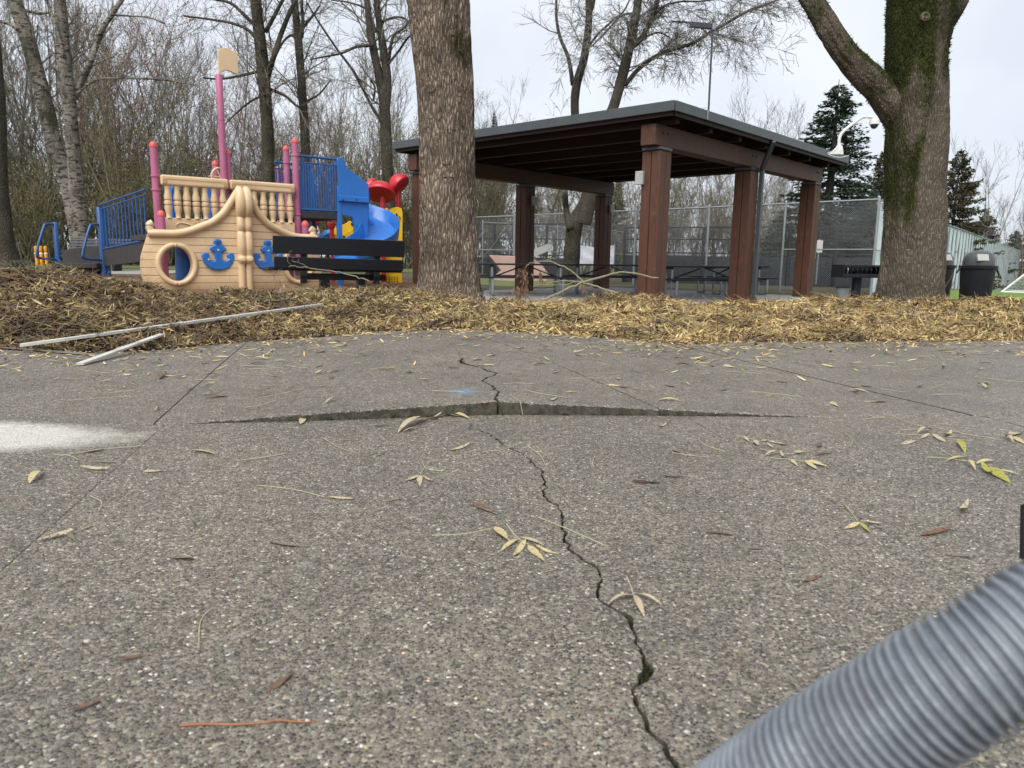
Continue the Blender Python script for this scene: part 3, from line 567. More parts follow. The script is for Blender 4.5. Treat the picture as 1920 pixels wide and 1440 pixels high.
# ---------------------------------------------------------------- chain link fences
def wire_mesh(a, b, z0, z1, pitch=.062, r=.0022):
    a = np.array(a, float); b = np.array(b, float); L = np.linalg.norm(b-a); d = (b-a)/L; h = z1-z0; T = Tubes()
    for s in (1, -1):
        for k in np.arange(-h, L, pitch):
            u0, u1 = (k, k+h); zz0, zz1 = (z0, z1)
            if u0 < 0: zz0 = z0-u0; u0 = 0
            if u1 > L: zz1 = z1-(u1-L); u1 = L
            if u1-u0 < .02: continue
            if s < 0: U0, U1 = L-u0, L-u1
            else: U0, U1 = u0, u1
            p = a+d*U0; q = a+d*U1
            T.add([(p[0], p[1], zz0), (q[0], q[1], zz1)], [r, r], 3)
    return T
def fence(label, pts, z0, z1, r=.030, mid=None, matw='wire', matp='galvanised', post_extra=.05, pitch=.062, wr=.0022, nm='chain_link_fence'):
    t = thing(nm, label, 'fence', (pts[0][0], pts[0][1], z0)); o = np.array([pts[0][0], pts[0][1], 0.])
    loc = [(p[0]-o[0], p[1]-o[1]) for p in pts]
    for p in loc: MB().tube([(p[0], p[1], 0), (p[0], p[1], z1-z0+post_extra)], r, 8).lathe([(r*1.25, 0), (r*1.1, .03), (.004, .05)], 8, (p[0], p[1], z1-z0+post_extra)).build('post', M[matp], t, smooth=True)
    for p, q in zip(loc[:-1], loc[1:]):
        MB().tube([(p[0], p[1], z1-z0), (q[0], q[1], z1-z0)], r*.72, 8).build('top_rail', M[matp], t, smooth=True)
        if mid: MB().tube([(p[0], p[1], mid-z0), (q[0], q[1], mid-z0)], r*.6, 8).build('middle_rail', M[matp], t, smooth=True)
        w_ = wire_mesh(p, q, .03, z1-z0, pitch, wr).build('wire_mesh', M[matw], t, smooth=False)
    return t
FB = [(10.33, 21.45), (8.44, 23.5), (6.58, 25.5), (4.45, 27.6), (2.25, 29.7), (.02, 31.9)]
f1 = fence('tall galvanised chain link fence running behind the pavilion posts', FB, -.3, 2.42, .036, None, wr=.003)
# mid rail only on the end bay
MB().tube([(0, 0, 1.32), (-1.89, 2.05, 1.32)], .02, 8).build('middle_rail', M['galvanised'], f1, smooth=True)
f2 = fence('chain link end bay with a diagonal brace beside the furrowed tree', [(.0, 32.1), (-3.2, 34.9)], -.3, 2.42, .045, 1.0, wr=.002)
MB().tube([(-.05, .05, 2.6), (-1.9, 1.66, .25)], .022, 8).build('brace', M['galvanised'], f2, smooth=True)
fence('long low chain link fence of the field beyond the black pitch', [tuple(at(x, 440, D).xy) for x, D in ((905, 36.5), (965, 38), (1045, 40.5), (1110, 43.5), (1180, 47), (1250, 52), (1340, 60), (1440, 72), (1540, 90))], -.3, 2.35, .035, 1.0, pitch=.12, wr=.0035)
# the side of the court hung with pale windscreen panels
FR0 = Vector((10.40, 21.55)); FRD = Vector((.592, .806)); tR = thing('windscreen_fence', 'long chain link fence hung with pale blue-grey windscreen panels', 'fence', (FR0.x, FR0.y, -.3), math.atan2(FRD.y, FRD.x))
for k in range(60):
    x0 = k*1.52; zb_ = g1(FR0.x+FRD.x*x0, FR0.y+FRD.y*x0)+.27
    MB().tube([(x0, 0, zb_-.05), (x0, 0, 2.76)], .028, 8).build('post', M['galvanised'], tR, smooth=True)
    MB().tube([(x0, 0, 2.70), (x0+1.52, 0, 2.70)], .024, 8).build('top_rail', M['galvanised'], tR, smooth=True)
    V = []; F = []; nu, nv = 9, 11
    for j in range(nv):
        for i in range(nu): V.append((x0+.04+1.44*i/(nu-1), .036+.012*math.sin(i*1.7+k)*math.sin(j*1.1+k*2), zb_+.08+(2.58-zb_)*j/(nv-1)))
    V += [(x, y+.006, z) for x, y, z in V]; n = nu*nv
    for j in range(nv-1):
        for i in range(nu-1):
            q = j*nu+i; F += [(q, q+1, q+nu+1, q+nu), (n+q, n+q+nu, n+q+nu+1, n+q+1)]
    link('panel', np_mesh('panel', V, np.array(F), M['windscreen'], True), tR)
    if k % 3 == 1: MB().box((x0, -.05, 1.55), (.14, .05, .12)).build('latch', M['galvanised'], tR)
MB().tube([(0, -.03, 1.3), (7.6, -.03, 1.3)], .018, 8).build('middle_rail', M['galvanised'], tR, smooth=True)
# black sports pitch boards and frames
def pitch_wall(label, A, B, z0, zb, zt, n):
    A = Vector(A); B = Vector(B); t = thing('pitch_wall', label, 'fence', (A.x, A.y, z0)); d = (B-A)/n
    for k in range(n+1):
        p = d*k; MB().box((p.x, p.y, (zt-z0)/2), (.11, .11, zt-z0)).build('post', M['black metal'], t, bevel=.01)
    for k in range(n):
        p = d*k; q = d*(k+1); n_ = Vector((-d.y, d.x)).normalized()*.03
        MB().beam((p.x+n_.x, p.y+n_.y, (zb-z0)/2), (q.x+n_.x, q.y+n_.y, (zb-z0)/2), .03, zb-z0-.03).build('board', M['court board'], t)
        for zz, hh in ((zb+.10, .05), ((zb+zt)/2+.07, .05), (zt-.03, .06)): MB().beam((p.x, p.y, zz-z0), (q.x, q.y, zz-z0), .05, hh).build('rail', M['black metal'], t)
        wire_mesh((p.x, p.y), (q.x, q.y), zb-z0, zt-z0, .09, .0022).build('wire_mesh', M['black wire'], t)
    return t
pitch_wall('black ball court wall with solid boards under open framed mesh, behind the pavilion', at(1170, 480, 31).xy, at(1655, 480, 27.2).xy, -.3, .84, 1.97, 6)
pitch_wall('farther black ball court wall seen left of the white banner', at(880, 480, 37).xy, at(1075, 480, 35.4).xy, -.3, .70, 2.3, 4)
# white sheet on the fence, pale sloping board, small sign
p = at(1118, 478, 33.2); bs = thing('white_banner', 'crumpled white banner hanging behind a pavilion post', 'banner', p, R_(-8))
V = []; F = []
for j in range(8):
    for i in range(16):
        V.append((-.78+1.56*i/15, .03*math.sin(i*.9)+.02*math.sin(j*1.3+i*.5), -.42+(.86-.10*math.sin(i/15*math.pi))*j/7))
V += [(x, y+.01, z) for x, y, z in V]
for j in range(7):
    for i in range(15): q = j*16+i; F += [(q, q+1, q+17, q+16), (128+q, 128+q+16, 128+q+17, 128+q+1)]
link('sheet', np_mesh('sheet', V, np.array(F), M['white sheet'], True), bs)
for s in (-.8, .8): MB().tube([(s, .03, -1.4), (s, .03, .5)], .025, 6).build('pole', M['galvanised'], bs)
p = at(985, 517, 30.5); rb = thing('sloping_board', 'pale pink trapezoid skate ramp side with a grey sheet leaning on it', 'ramp', (p.x, p.y, -.3), R_(5))
MB().prism([(-1.35, .0), (1.25, 0), (.65, .72), (.25, 1.0), (-1.5, 1.06), (-1.0, .45)], 0, 1.1).build('side', M['pink ply'], rb, bevel=.02)
MB().beam((.0, -.06, 1.02), (.95, -.06, 1.42), .05, .28).build('grey_sheet', M['light box'], rb)
p = at(1537, 462, 26); sg = thing('court_sign', 'small white sign with a yellow strip on the chain link fence', 'sign', p, R_(20))
MB().box((0, 0, .0), (.24, .02, .42)).build('board', M['white paint'], sg)
MB().box((-.22, 0, -.15), (.12, .02, .5)).build('yellow_strip', M['yellow plastic'], sg)
MB().tube([(0, .04, -1.3), (0, .04, .25)], .025, 6).build('pole', M['galvanised'], sg)

# ---------------------------------------------------------------- grill, bins, goal
p = at(1607, 520, 13.2); gr = thing('park_grill', 'black steel pedestal grill with a wide firebox beside the mossy tree', 'grill', (p.x, p.y, PZ-.08), R_(3))
MB().box((.0, 0, .40), (.12, .12, .82)).build('pedestal', M['black metal'], gr, bevel=.01)
bx = MB().box((0, 0, .72), (.72, .44, .025)).box((0, .215, .82), (.74, .02, .22)).box((-.36, 0, .82), (.02, .45, .22)).box((.36, 0, .82), (.02, .45, .22)).box((0, -.21, .745), (.74, .02, .06)).box((0, -.21, .915), (.74, .02, .03)).build('firebox', M['black metal'], gr, bevel=.006)
for s in (-1, 1):
    MB().box((s*.18, -.05, .905), (.34, .40, .018)).build('grate', M['black metal'], gr)
    for k in range(4): MB().tube([(s*(.04+.085*k), -.215, .78), (s*(.04+.085*k), -.24, .84), (s*(.04+.085*k), -.215, .9)], .009, 6).build('vent_bar', M['galvanised' if k == 3 else 'black metal'], bx)
p = at(1580, 545, 12.8); ac = thing('ash_can', 'small galvanised ash can standing beside the grill', 'can', (p.x, p.y, PZ))
MB().lathe([(.088, 0), (.10, .40), (.105, .44), (.112, .445), (.112, .46)], 20).build('body', M['galvanised'], ac, smooth=True)
MB().lathe([(.116, .455), (.116, .475), (.06, .495), (.01, .50)], 20).build('lid', M['black metal'], ac, smooth=True)
def bin_(label, x, D, rz):
    p = at(x, 520, D); t = thing('litter_bin', label, 'litter bin', (p.x, p.y, PZ), rz, 'black bins with domed lids')
    MB().lathe([(.225, 0), (.235, .03), (.285, .80), (.31, .81), (.315, .86), (.295, .87)], 28).build('body', M['bin plastic'], t, smooth=True)
    l = MB().lathe([(.26, .865), (.262, .93), (.25, 1.0), (.21, 1.075), (.13, 1.125), (.01, 1.14)], 28).build('dome_lid', M['bin lid'], t, smooth=True)
    MB().box((-.08, -.225, 1.0), (.20, .05, .13), Matrix.Rotation(R_(-24), 3, 'X')).build('flap', M['light box'], l, bevel=.01)
    MB().beam((.30, -.03, .84), (.37, -.04, .70), .05, .02).build('handle', M['bin plastic'], t, bevel=.005)
    MB().beam((-.30, .03, .84), (-.36, .04, .72), .05, .02).build('handle', M['bin plastic'], t, bevel=.005)
bin_('black dome-lidded litter bin in full view by the turf field', 1832, 13.6, 0); bin_('black dome-lidded litter bin half hidden behind the mossy trunk', 1757, 14.6, R_(25))
p = at(1878, 545, 24); gl = thing('football_goal', 'white framed football goal with a net on the turf', 'goal', (p.x, p.y, -.27), R_(-42))
MB().tube([(0, 0, .03), (1.15, .2, 1.25)], .035, 8).build('back_stay', M['white paint'], gl, smooth=True)
MB().tube([(0, 0, .03), (1.3, .2, .03)], .035, 8).tube([(0, 0, .03), (.4, 3.2, .03)], .035, 8).build('base_bar', M['white paint'], gl, smooth=True)
MB().tube([(1.3, .2, .03), (1.3, .2, 1.9), (1.7, 3.4, 1.9), (1.7, 3.4, .03)], .05, 8).build('front_frame', M['white paint'], gl, smooth=True)
T = Tubes()
for k in range(15):
    u = k/14; T.add([(u*1.3, .2*u, .03), (1.15+.15*u, .2, 1.25+.6*u)], [.004, .004], 3)
    T.add([(u*1.15, .2*u, .03+u*1.22), (1.3, .2, .03+u*1.22)], [.004, .004], 3)
    T.add([(u*1.15, .2*u, .03+u*1.22), (.4+1.1*u, 3.3, .03+u*1.3)], [.004, .004], 3)
for k in range(24): u = k/23; T.add([(.4*u, 3.2*u, .03), (1.15+.4*u, .2+3.1*u, 1.25)], [.004, .004], 3)
T.build('net', M['net'], gl)

# ---------------------------------------------------------------- the ship play structure
SO = Vector((-4.9, 13.3, 0)); SR = R_(38); su = Vector((math.cos(SR), math.sin(SR), 0)); sv = Vector((-math.sin(SR), math.cos(SR), 0))
def sl_(x, y, c):                       # photo pixel -> structure-local point on the local plane y = c
    o = Vector((0, 0, EYE)); d = at(x, y, 1.0)-o; t = (SO+sv*c-o).dot(sv)/d.dot(sv); p = o+d*t-SO; return Vector((p.dot(su), c, p.z))
ship = thing('ship_play_structure', 'ship-shaped play structure with tan hull, magenta posts, mast and blue slide', 'playground', SO, SR)
XC = .04; EZ = [0, .05, .15, .27, .43, .59, .75, .87, .97]; EX = [-1.50, -1.52, -1.55, -1.58, -1.59, -1.57, -1.52, -1.48, -1.45]
GX = [-1.45, -1.3, -1.05, -.84, -.62, -.45, -.28, -.18, -.09, -.02]; GZ_ = [.97, .972, .975, 1.02, 1.11, 1.19, 1.34, 1.48, 1.62, 1.73]
GZs = [.97, .975, .99, 1.02, 1.11, 1.19, 1.34, 1.48, 1.62, 1.73]
def xedge(z): return np.where(z < .97, np.interp(z, EZ, EX), np.interp(z, GZs, GX))
def bow(x): return -.20*np.maximum(1-np.abs(x-XC)/1.62, 0)**1.4 + .10*np.clip((np.abs(x-XC)-1.15)/.45, 0, 1)**2
def mirror(x, side): return x if side < 0 else XC+(XC-x)*.95
def patch(XZ, yoff, th, side):
    XZ = np.array(XZ); ny, nx = XZ.shape[:2]; X = mirror(XZ[..., 0], side); Z = XZ[..., 1]
    Y = bow(X)+yoff+.05*np.clip((.25-Z)/.25, 0, 1)**2
    f = np.stack([X, Y, Z], -1).reshape(-1, 3); b = f.copy(); b[:, 1] += th; n = nx*ny
    i = np.arange(ny-1)[:, None]*nx+np.arange(nx-1)[None, :]; F = np.stack([i, i+1, i+nx+1, i+nx], -1).reshape(-1, 4)
    ring = np.concatenate([np.arange(nx), np.arange(1, ny)*nx+nx-1, (ny-1)*nx+np.arange(nx-2, -1, -1), np.arange(ny-2, 0, -1)*nx]); q = np.roll(ring, -1)
    return np.concatenate([f, b]).tolist(), F.tolist()+(F[:, ::-1]+n).tolist()+np.stack([ring, ring+n, q+n, q], -1).tolist()
PC, PR = (-1.05, .465), (.275, .315)
for side in (-1, 1):
    hull = None
    for kind in ('back', 'plank'):
        z0 = .02
        mb = MB()
        while z0 < 1.66:
            z1 = min(z0+.128, 1.70); gap = .009 if kind == 'plank' else 0
            zs = np.linspace(z0, z1-gap, 5)
            in_h = abs((z0+z1)/2-PC[1]) < PR[1]+.05
            xl = xedge(zs); xr = np.full(5, XC-.05)
            if z0 >= .96: xl = xl+.02
            hw = PR[0]*np.sqrt(np.maximum(1-((zs-PC[1])/PR[1])**2, 0))
            ivs = [(xl, PC[0]-hw), (PC[0]+hw, xr)] if in_h else [(xl, xr)]
            for a, b in ivs:
                grid = [[(a[j]+(b[j]-a[j])*u, zs[j]) for u in np.linspace(0, 1, 14)] for j in range(5)]
                V, F = patch(grid, 0 if kind == 'plank' else .016, .03, side)
                if kind == 'plank': MB().add(V, F).build('plank', M['tan plastic'], hull, bevel=.004, smooth=True)
                else: mb.add(V, F)
            z0 += .128
        if kind == 'back': hull = mb.build('hull', M['tan groove'], ship)
    gp = [(mirror(x, side), z) for x, z in zip(GX, GZ_)]; P = smooth_path([(x, float(bow(np.array(x)))-.02, z) for x, z in gp], 5)
    MB().tube(P, [.062]*len(P), 12).build('gunwale', M['tan plastic'], ship, smooth=True)
    kx = mirror(-1.40, side); MB().tube(smooth_path([(mirror(-1.30, side), .03, .97), (kx, .04, 1.0), (mirror(-1.42, side), .05, 1.10), (mirror(-1.37, side), .05, 1.14)], 4), .06, 10).build('gunwale_scroll', M['tan plastic'], ship, smooth=True)
    # porthole ring
    pts = [(mirror(PC[0]+(PR[0]+.01)*math.cos(a), side), 0, PC[1]+(PR[1]+.01)*math.sin(a)) for a in np.linspace(0, 2*math.pi, 41)]
    pts = [(x, float(bow(np.array(x)))-.01, z) for x, y, z in pts]
    MB().tube(pts, .045, 10).build('porthole_ring', M['tan plastic'], ship, smooth=True)
    pin = [(mirror(PC[0]+(PR[0]-.012)*math.cos(a), side), 0, PC[1]+(PR[1]-.012)*math.sin(a)) for a in np.linspace(0, 2*math.pi, 41)]
    V = [(x, float(bow(np.array(x))), z) for x, y, z in pin]+[(x, float(bow(np.array(x)))+.22, z) for x, y, z in pin]
    MB().add(V, [(i, i+1, i+42, i+41) for i in range(40)]).build('porthole_sleeve', M['tan plastic'], ship, smooth=True)
    # anchor
    ax = -.40 if side < 0 else .475; az = .635; s_ = .27
    half = [(0, .98), (.17, .97), (.26, .84), (.24, .70), (.20, .60), (.40, .52), (.52, .40), (.46, .22), (.24, .16), (.22, -.35), (.34, -.42), (.52, -.38), (.60, -.24), (.50, -.06), (.62, .08), (.86, .14), (1.0, .02), (1.03, -.14), (.9, -.55), (.62, -.85), (.30, -.98), (0, -1.0)]
    ol = [(ax+s_*x, az+s_*z) for x, z in half]+[(ax-s_*x, az+s_*z) for x, z in half[-2:0:-1]]
    yb = float(bow(np.array(ax)))
    an_ = MB().prism(ol, yb-.055, yb-.005).build('anchor', M['blue plastic'], ship, bevel=.018, smooth=True)
    for bx_, bz in ((0, .28), (-.62, -.33), (.62, -.33)):
        MB().lathe([(.017, 0), (.015, .010), (.002, .014)], 10, (ax+bx_*s_, yb-.055, az+bz*s_), Matrix.Rotation(R_(90), 3, 'X')).build('bolt', M['bolt'], an_, smooth=True)
    MB().tube([(ax+.022*math.cos(a), yb-.060, az+s_*.76+.022*math.sin(a)) for a in np.linspace(0, 6.283, 17)], .009, 6).build('ring_eye', M['blue metal'], an_, smooth=True)
    # stem halves, scrolled
    P = [(XC+side*.062, yy-.20, z) for yy, z in ((0, 0), (0, .3), (-.01, .52), (-.05, .56), (-.035, .62), (-.06, .78), (-.05, .98), (-.02, 1.02), (-.06, 1.12), (-.05, 1.24), (-.03, 1.28), (-.10, 1.42), (-.11, 1.58), (-.06, 1.72), (0, 1.78))]
    rr = [.062, .062, .062, .085, .066, .078, .07, .060, .070, .066, .060, .085, .088, .075, .04]
    P2 = smooth_path([(*p, r) for p, r in zip(P, rr)], 4)
    MB().tube(P2[:, :3], P2[:, 3], 12).build('stem', M['tan plastic'], ship, smooth=True)
# balustrades
BP = [(.045, 1.25), (.036, 1.27), (.040, 1.33), (.056, 1.42), (.054, 1.455), (.036, 1.462), (.054, 1.475), (.059, 1.505), (.054, 1.535), (.036, 1.548), (.052, 1.562), (.055, 1.60), (.038, 1.70), (.040, 1.75), (.050, 1.79)]
bal_me = MB().lathe([(r*1.18, z) for r, z in BP], 14).mesh('baluster', M['tan plastic'], True)
for x0, x1, nb in ((-1.10, .03, 7), (.06, 1.27, 7)):
    pn = MB().box(((x0+x1)/2, .50, 1.12), (x1-x0-.04, .06, .26)).build('balustrade', M['tan plastic'], ship, bevel=.015)
    MB().box(((x0+x1)/2, .50, 1.885), (x1-x0, .12, .175)).build('top_rail', M['tan plastic'], pn, bevel=.03)
    MB().box(((x0+x1)/2, .438, 1.905), (x1-x0-.16, .006, .012)).build('rail_groove', M['tan groove'], pn)
    for s in (x0+.055, x1-.055): MB().box((s, .439, 1.865), (.07, .010, .085)).build('pocket', M['tan groove'], pn, bevel=.02)
    for k in range(nb): link('baluster', bal_me, pn, (x0+.10+(x1-x0-.20)*k/(nb-1), .50, 0))
    cxm = (x0+x1)/2; # moulded scroll
    for s in (-1, 1):
        P = smooth_path([(cxm+s*.05, .466, 1.08), (cxm+s*.16, .464, 1.15), (cxm+s*.30, .466, 1.17), (cxm+s*.36, .466, 1.13), (cxm+s*.33, .466, 1.11)], 5)
        MB().tube(P, np.linspace(.016, .009, len(P)), 6).build('relief_scroll', M['tan plastic'], pn, smooth=True)
    for a in (-50, -25, 0, 25, 50): MB().tube([(cxm, .466, 1.07), (cxm+.12*math.sin(R_(a)), .464, 1.07+.13*math.cos(R_(a)))], [.01, .022], 6).build('relief_petal', M['tan plastic'], pn, smooth=True)
# posts
def spost(x, y, top, r=.062, z0=0.0, cap=True, rings=()):
    p = MB().lathe([(r, z0), (r, top-.05)], 16, (x, y, 0)).build('post', M['magenta plastic'], ship, smooth=True)
    if cap: MB().lathe([(r*1.06, 0), (r*1.08, .02), (r*1.0, .05), (r*.72, .085), (r*.3, .103), (.002, .106)], 16, (x, y, top-.06)).build('cap', M['coral plastic'], p, smooth=True)
    for z in rings: MB().lathe([(r*1.02, -.02), (r*1.22, -.016), (r*1.22, .016), (r*1.02, .02)], 16, (x, y, z)).build('clamp_ring', M['magenta plastic'], p, smooth=True)
    return p
spost(-1.16, .58, 2.48, rings=(1.72, 1.95)); spost(-1.17, .30, 1.32); spost(.09, .66, 2.48, rings=(1.8,))
q = sl_(403, 305, 1.9); spost(q.x, 1.9, q.z, .06); q = sl_(521, 316, 2.2); spost(q.x, 2.2, q.z, .062)
q = sl_(536, 277, 1.75); spost(q.x, 1.75, q.z, .062, rings=(q.z-.30,)); spost(1.345, .58, 2.80, rings=(2.52, 1.42, 1.05)); q = sl_(572, 418, .35); spost(q.x, .35, q.z, .066)
ms = MB().lathe([(.060, 0), (.060, 3.0), (.066, 3.003), (.066, 3.02), (.060, 3.023), (.060, 3.76), (.05, 3.78)], 16, (.0, .60, 0)).build('mast', M['magenta plastic'], ship, smooth=True)
V = []; F = []
for j in range(2):
    for i in range(13): u = i/12; V.append((.0+.34*u, .60+.012*math.sin(u*6), 3.81+.38*j+.06*u+.035*math.sin(u*5.2-.4)*(1)))
ol = [(x, z) for x, y, z in V[:13]]+[(x, z) for x, y, z in V[13:][::-1]]
MB().prism(ol, .58, .63).build('flag', M['tan plastic'], ms, bevel=.008)
MB().lathe([(.012, 3.74), (.012, 4.2)], 8, (.01, .605, 0)).build('flag_rod', M['tan plastic'], ms)
# decks
MB().box((.1, 1.75, .93), (2.5, 2.3, .10)).build('deck', M['dark deck'], ship, bevel=.01)
MB().box((1.83, 1.25, 1.42), (.86, 1.35, .13)).build('upper_deck', M['dark deck'], ship, bevel=.01)
for (x, y) in ((-.9, 1.9), (.9, 2.6)): MB().lathe([(.06, 0), (.06, .9)], 12, (x, y, 0)).build('deck_leg', M['blue metal'], ship, smooth=True)
MB().lathe([(.17, .05), (.19, .2), (.17, .88)], 14, (-.62, 1.1, 0)).build('deck_column', M['blue metal'], ship, smooth=True)
# ship wheel, blue arch panel behind the balustrade
q = sl_(414, 326, 1.15); wh = MB().tube([(q.x+.17*math.cos(a), 1.15, q.z+.17*math.sin(a)-.06) for a in np.linspace(0, 6.283, 25)], .022, 8).build('steering_wheel', M['tan plastic'], ship, smooth=True)
for k in range(6): a = k*math.pi/3; MB().tube([(q.x, 1.15, q.z-.06), (q.x+.22*math.cos(a), 1.15, q.z-.06+.22*math.sin(a))], .014, 6).build('spoke', M['tan plastic'], wh, smooth=True)
qa = sl_(321, 380, 2.6); qb = sl_(392, 380, 2.6); rx_ = (qb.x-qa.x)/2; xm = (qa.x+qb.x)/2
P = [(qa.x, 2.6, .98), (qa.x, 2.6, 1.85)]+[(xm-rx_*math.cos(a), 2.6, 1.85+.25*math.sin(a)) for a in np.linspace(0.2, math.pi-.2, 9)]+[(qb.x, 2.6, 1.85), (qb.x, 2.6, .98)]
MB().tube(P, .085, 8).build('entry_arch', M['blue plastic'], ship, smooth=True)
# blue railing panel of the tower
def railing(A, B, h, nb, parent, name='railing', inset=.12):
    A = Vector(A); B = Vector(B); mb = MB(); up = Vector((0, 0, h)); rl = MB().tube([A+up, B+up], .024, 8).build(name, M['blue metal'], parent, smooth=True); MB().tube([A+up*(1-inset), B+up*(1-inset)], .016, 8).build('middle_rail', M['blue metal'], rl, smooth=True); MB().tube([A, B], .024, 8).build('bottom_rail', M['blue metal'], rl, smooth=True)
    for k in range(nb):
        p = A+(B-A)*((k+.5)/nb); MB().tube([p, p+up*(1 if k % 3 == 1 else 1-inset)], .017, 6).build('bar', M['blue metal'], rl, smooth=True)
    return rl
railing((1.42, .58, 1.52), (2.18, .58, 1.52), 1.0, 15, ship)
railing((1.42, 1.9, 1.52), (2.18, 1.9, 1.52), 1.0, 12, ship)
for x, y in ((2.22, .60), (2.22, 1.88)): MB().box((x, y, 1.0 if y < 1 else 1.2), (.10, .09, 2.0 if y < 1 else 2.4)).build('slide_post', M['blue plastic'], ship, bevel=.02)
# slide
def px_poly(pp, c): return [(lambda q: (q.x, q.z))(sl_(x, y, c)) for x, y in pp]
slide = MB().prism(px_poly([(630, 302), (633, 296), (639, 294), (645, 300), (648, 313), (690, 345), (692, 382), (637, 374)], .58), .55, .62).build('slide', M['blue plastic'], ship, bevel=.015)
MB().prism(px_poly([(645, 300), (648, 313), (685, 343), (690, 382), (640, 374)], 1.35), 1.32, 1.38).build('hood_side', M['blue plastic'], slide, bevel=.015)
MB().prism(px_poly([(635, 366), (691, 371), (692, 381), (635, 377)], .52), .50, .56).build('flange', M['blue plastic'], slide, bevel=.012)
for xx in (643, 668): q = sl_(xx, 374, .50); MB().lathe([(.022, 0), (.018, .012), (.002, .016)], 10, (q.x, .50, q.z), Matrix.Rotation(R_(90), 3, 'X')).build('bolt', M['blue metal'], slide, smooth=True)
MB().prism(px_poly([(636, 377), (690, 381), (689, 505), (664, 505), (664, 425), (660, 408), (636, 402)], .60), .57, .66).build('support_panel', M['blue plastic'], slide, bevel=.015)
cpx = [(660, 392, 1.0), (684, 404, 1.0), (705, 424, .85), (714, 447, .50), (703, 470, .10), (680, 484, -.15), (648, 492, -.25)]
CP = smooth_path([tuple(sl_(x, y, c)) for x, y, c in cpx], 7)
prof = [(-.40, .40), (-.365, .42), (-.345, .38), (-.31, .10), (-.22, .02), (0, 0), (.22, .02), (.31, .10), (.345, .30), (.365, .34), (.40, .32), (.37, .06), (.25, -.05), (0, -.07), (-.25, -.05), (-.37, .06)]
V = []; F = []; n = len(prof); tg = np.gradient(CP, axis=0)
for p, t_ in zip(CP, tg):
    t2 = np.array([t_[0], t_[1], 0]); t2 /= np.linalg.norm(t2); side_ = np.array([t2[1], -t2[0], 0])
    for a, b in prof: V.append(p-side_*a+np.array([0, 0, b]))
for i in range(len(CP)-1):
    for k in range(n): F.append((i*n+k, i*n+(k+1) % n, (i+1)*n+(k+1) % n, (i+1)*n+k))
F += [tuple(range(n)), tuple((len(CP)-1)*n+k for k in range(n))]
MB().add(V, F).build('chute', M['blue plastic'], slide, smooth=True)
# entry ramp on the left
rt = Vector((-9.9, 18.0)); def_l = lambda X, Y, z: (lambda d: (d.dot(su), d.dot(sv), z))(Vector((X, Y, 0))-SO)
A = def_l(-9.95, 18.1, .73); B = def_l(-7.80, 16.0, .93)
railing(A, B, 1.04, 13, ship, 'ramp_railing', .10)
A2 = def_l(-10.9, 17.3, .73); B2 = def_l(-8.75, 15.2, .93)
rp = MB().add([def_l(-9.98, 18.12, .70), def_l(-7.8, 16.0, .90), def_l(-9.1, 15.1, .90), def_l(-11.1, 17.2, .70), def_l(-9.98, 18.12, .34), def_l(-7.8, 16.0, .54), def_l(-9.1, 15.1, .54), def_l(-11.1, 17.2, .34)], [(0, 1, 2, 3), (7, 6, 5, 4), (0, 4, 5, 1), (1, 5, 6, 2), (2, 6, 7, 3), (3, 7, 4, 0)])
A3, B3, C3 = Vector(def_l(-9.98, 18.12, 0)), Vector(def_l(-11.15, 18.25, 0)), Vector(def_l(-7.8, 16.0, 0))
MB().add([(A3.x, A3.y, .70), (C3.x, C3.y, .92), (C3.x+.1, C3.y+1.1, .92), (B3.x+.25, B3.y+1.3, .70), (A3.x, A3.y, .32), (C3.x, C3.y, .50), (C3.x+.1, C3.y+1.1, .50), (B3.x+.25, B3.y+1.3, .32)], [(0, 1, 2, 3), (7, 6, 5, 4), (0, 4, 5, 1), (1, 5, 6, 2), (2, 6, 7, 3), (3, 7, 4, 0)]).build('ramp', M['dark deck'], ship)
st_ = MB().beam(Vector((A3.x, A3.y, .33)), Vector((B3.x, B3.y, .33)), .5, .11).build('entry_step', M['dark deck'], ship, bevel=.01)
MB().beam(Vector((A3.x, A3.y+.15, .16)), Vector((B3.x, B3.y+.15, .16)), .4, .22).build('step_riser', M['black metal'], st_)
for P_, tp in ((A3, 1.72), (B3, 1.36)):
    MB().lathe([(.062, .0), (.062, tp-.02), (.045, tp)], 14, (P_.x, P_.y, 0)).build('entry_post', M['blue metal'], ship, smooth=True)
for P_, tp in ((A3, 1.36), (B3, 1.36)):
    pts = [P_+Vector((0, 0, tp-.05)), P_+Vector((-.18, -.12, tp-.06)), P_+Vector((-.26, -.18, tp-.14)), P_+Vector((-.46, -.30, .62)), P_+Vector((-.40, -.26, .50)), P_+Vector((0, 0, .46))]
    MB().tube(smooth_path(pts, 4), .03, 8).build('grab_loop', M['blue metal'], ship, smooth=True)
MB().lathe([(.062, 0), (.062, 1.72)], 14, (A3.x+.10, A3.y+.02, 0)).build('entry_post', M['blue metal'], ship, smooth=True)

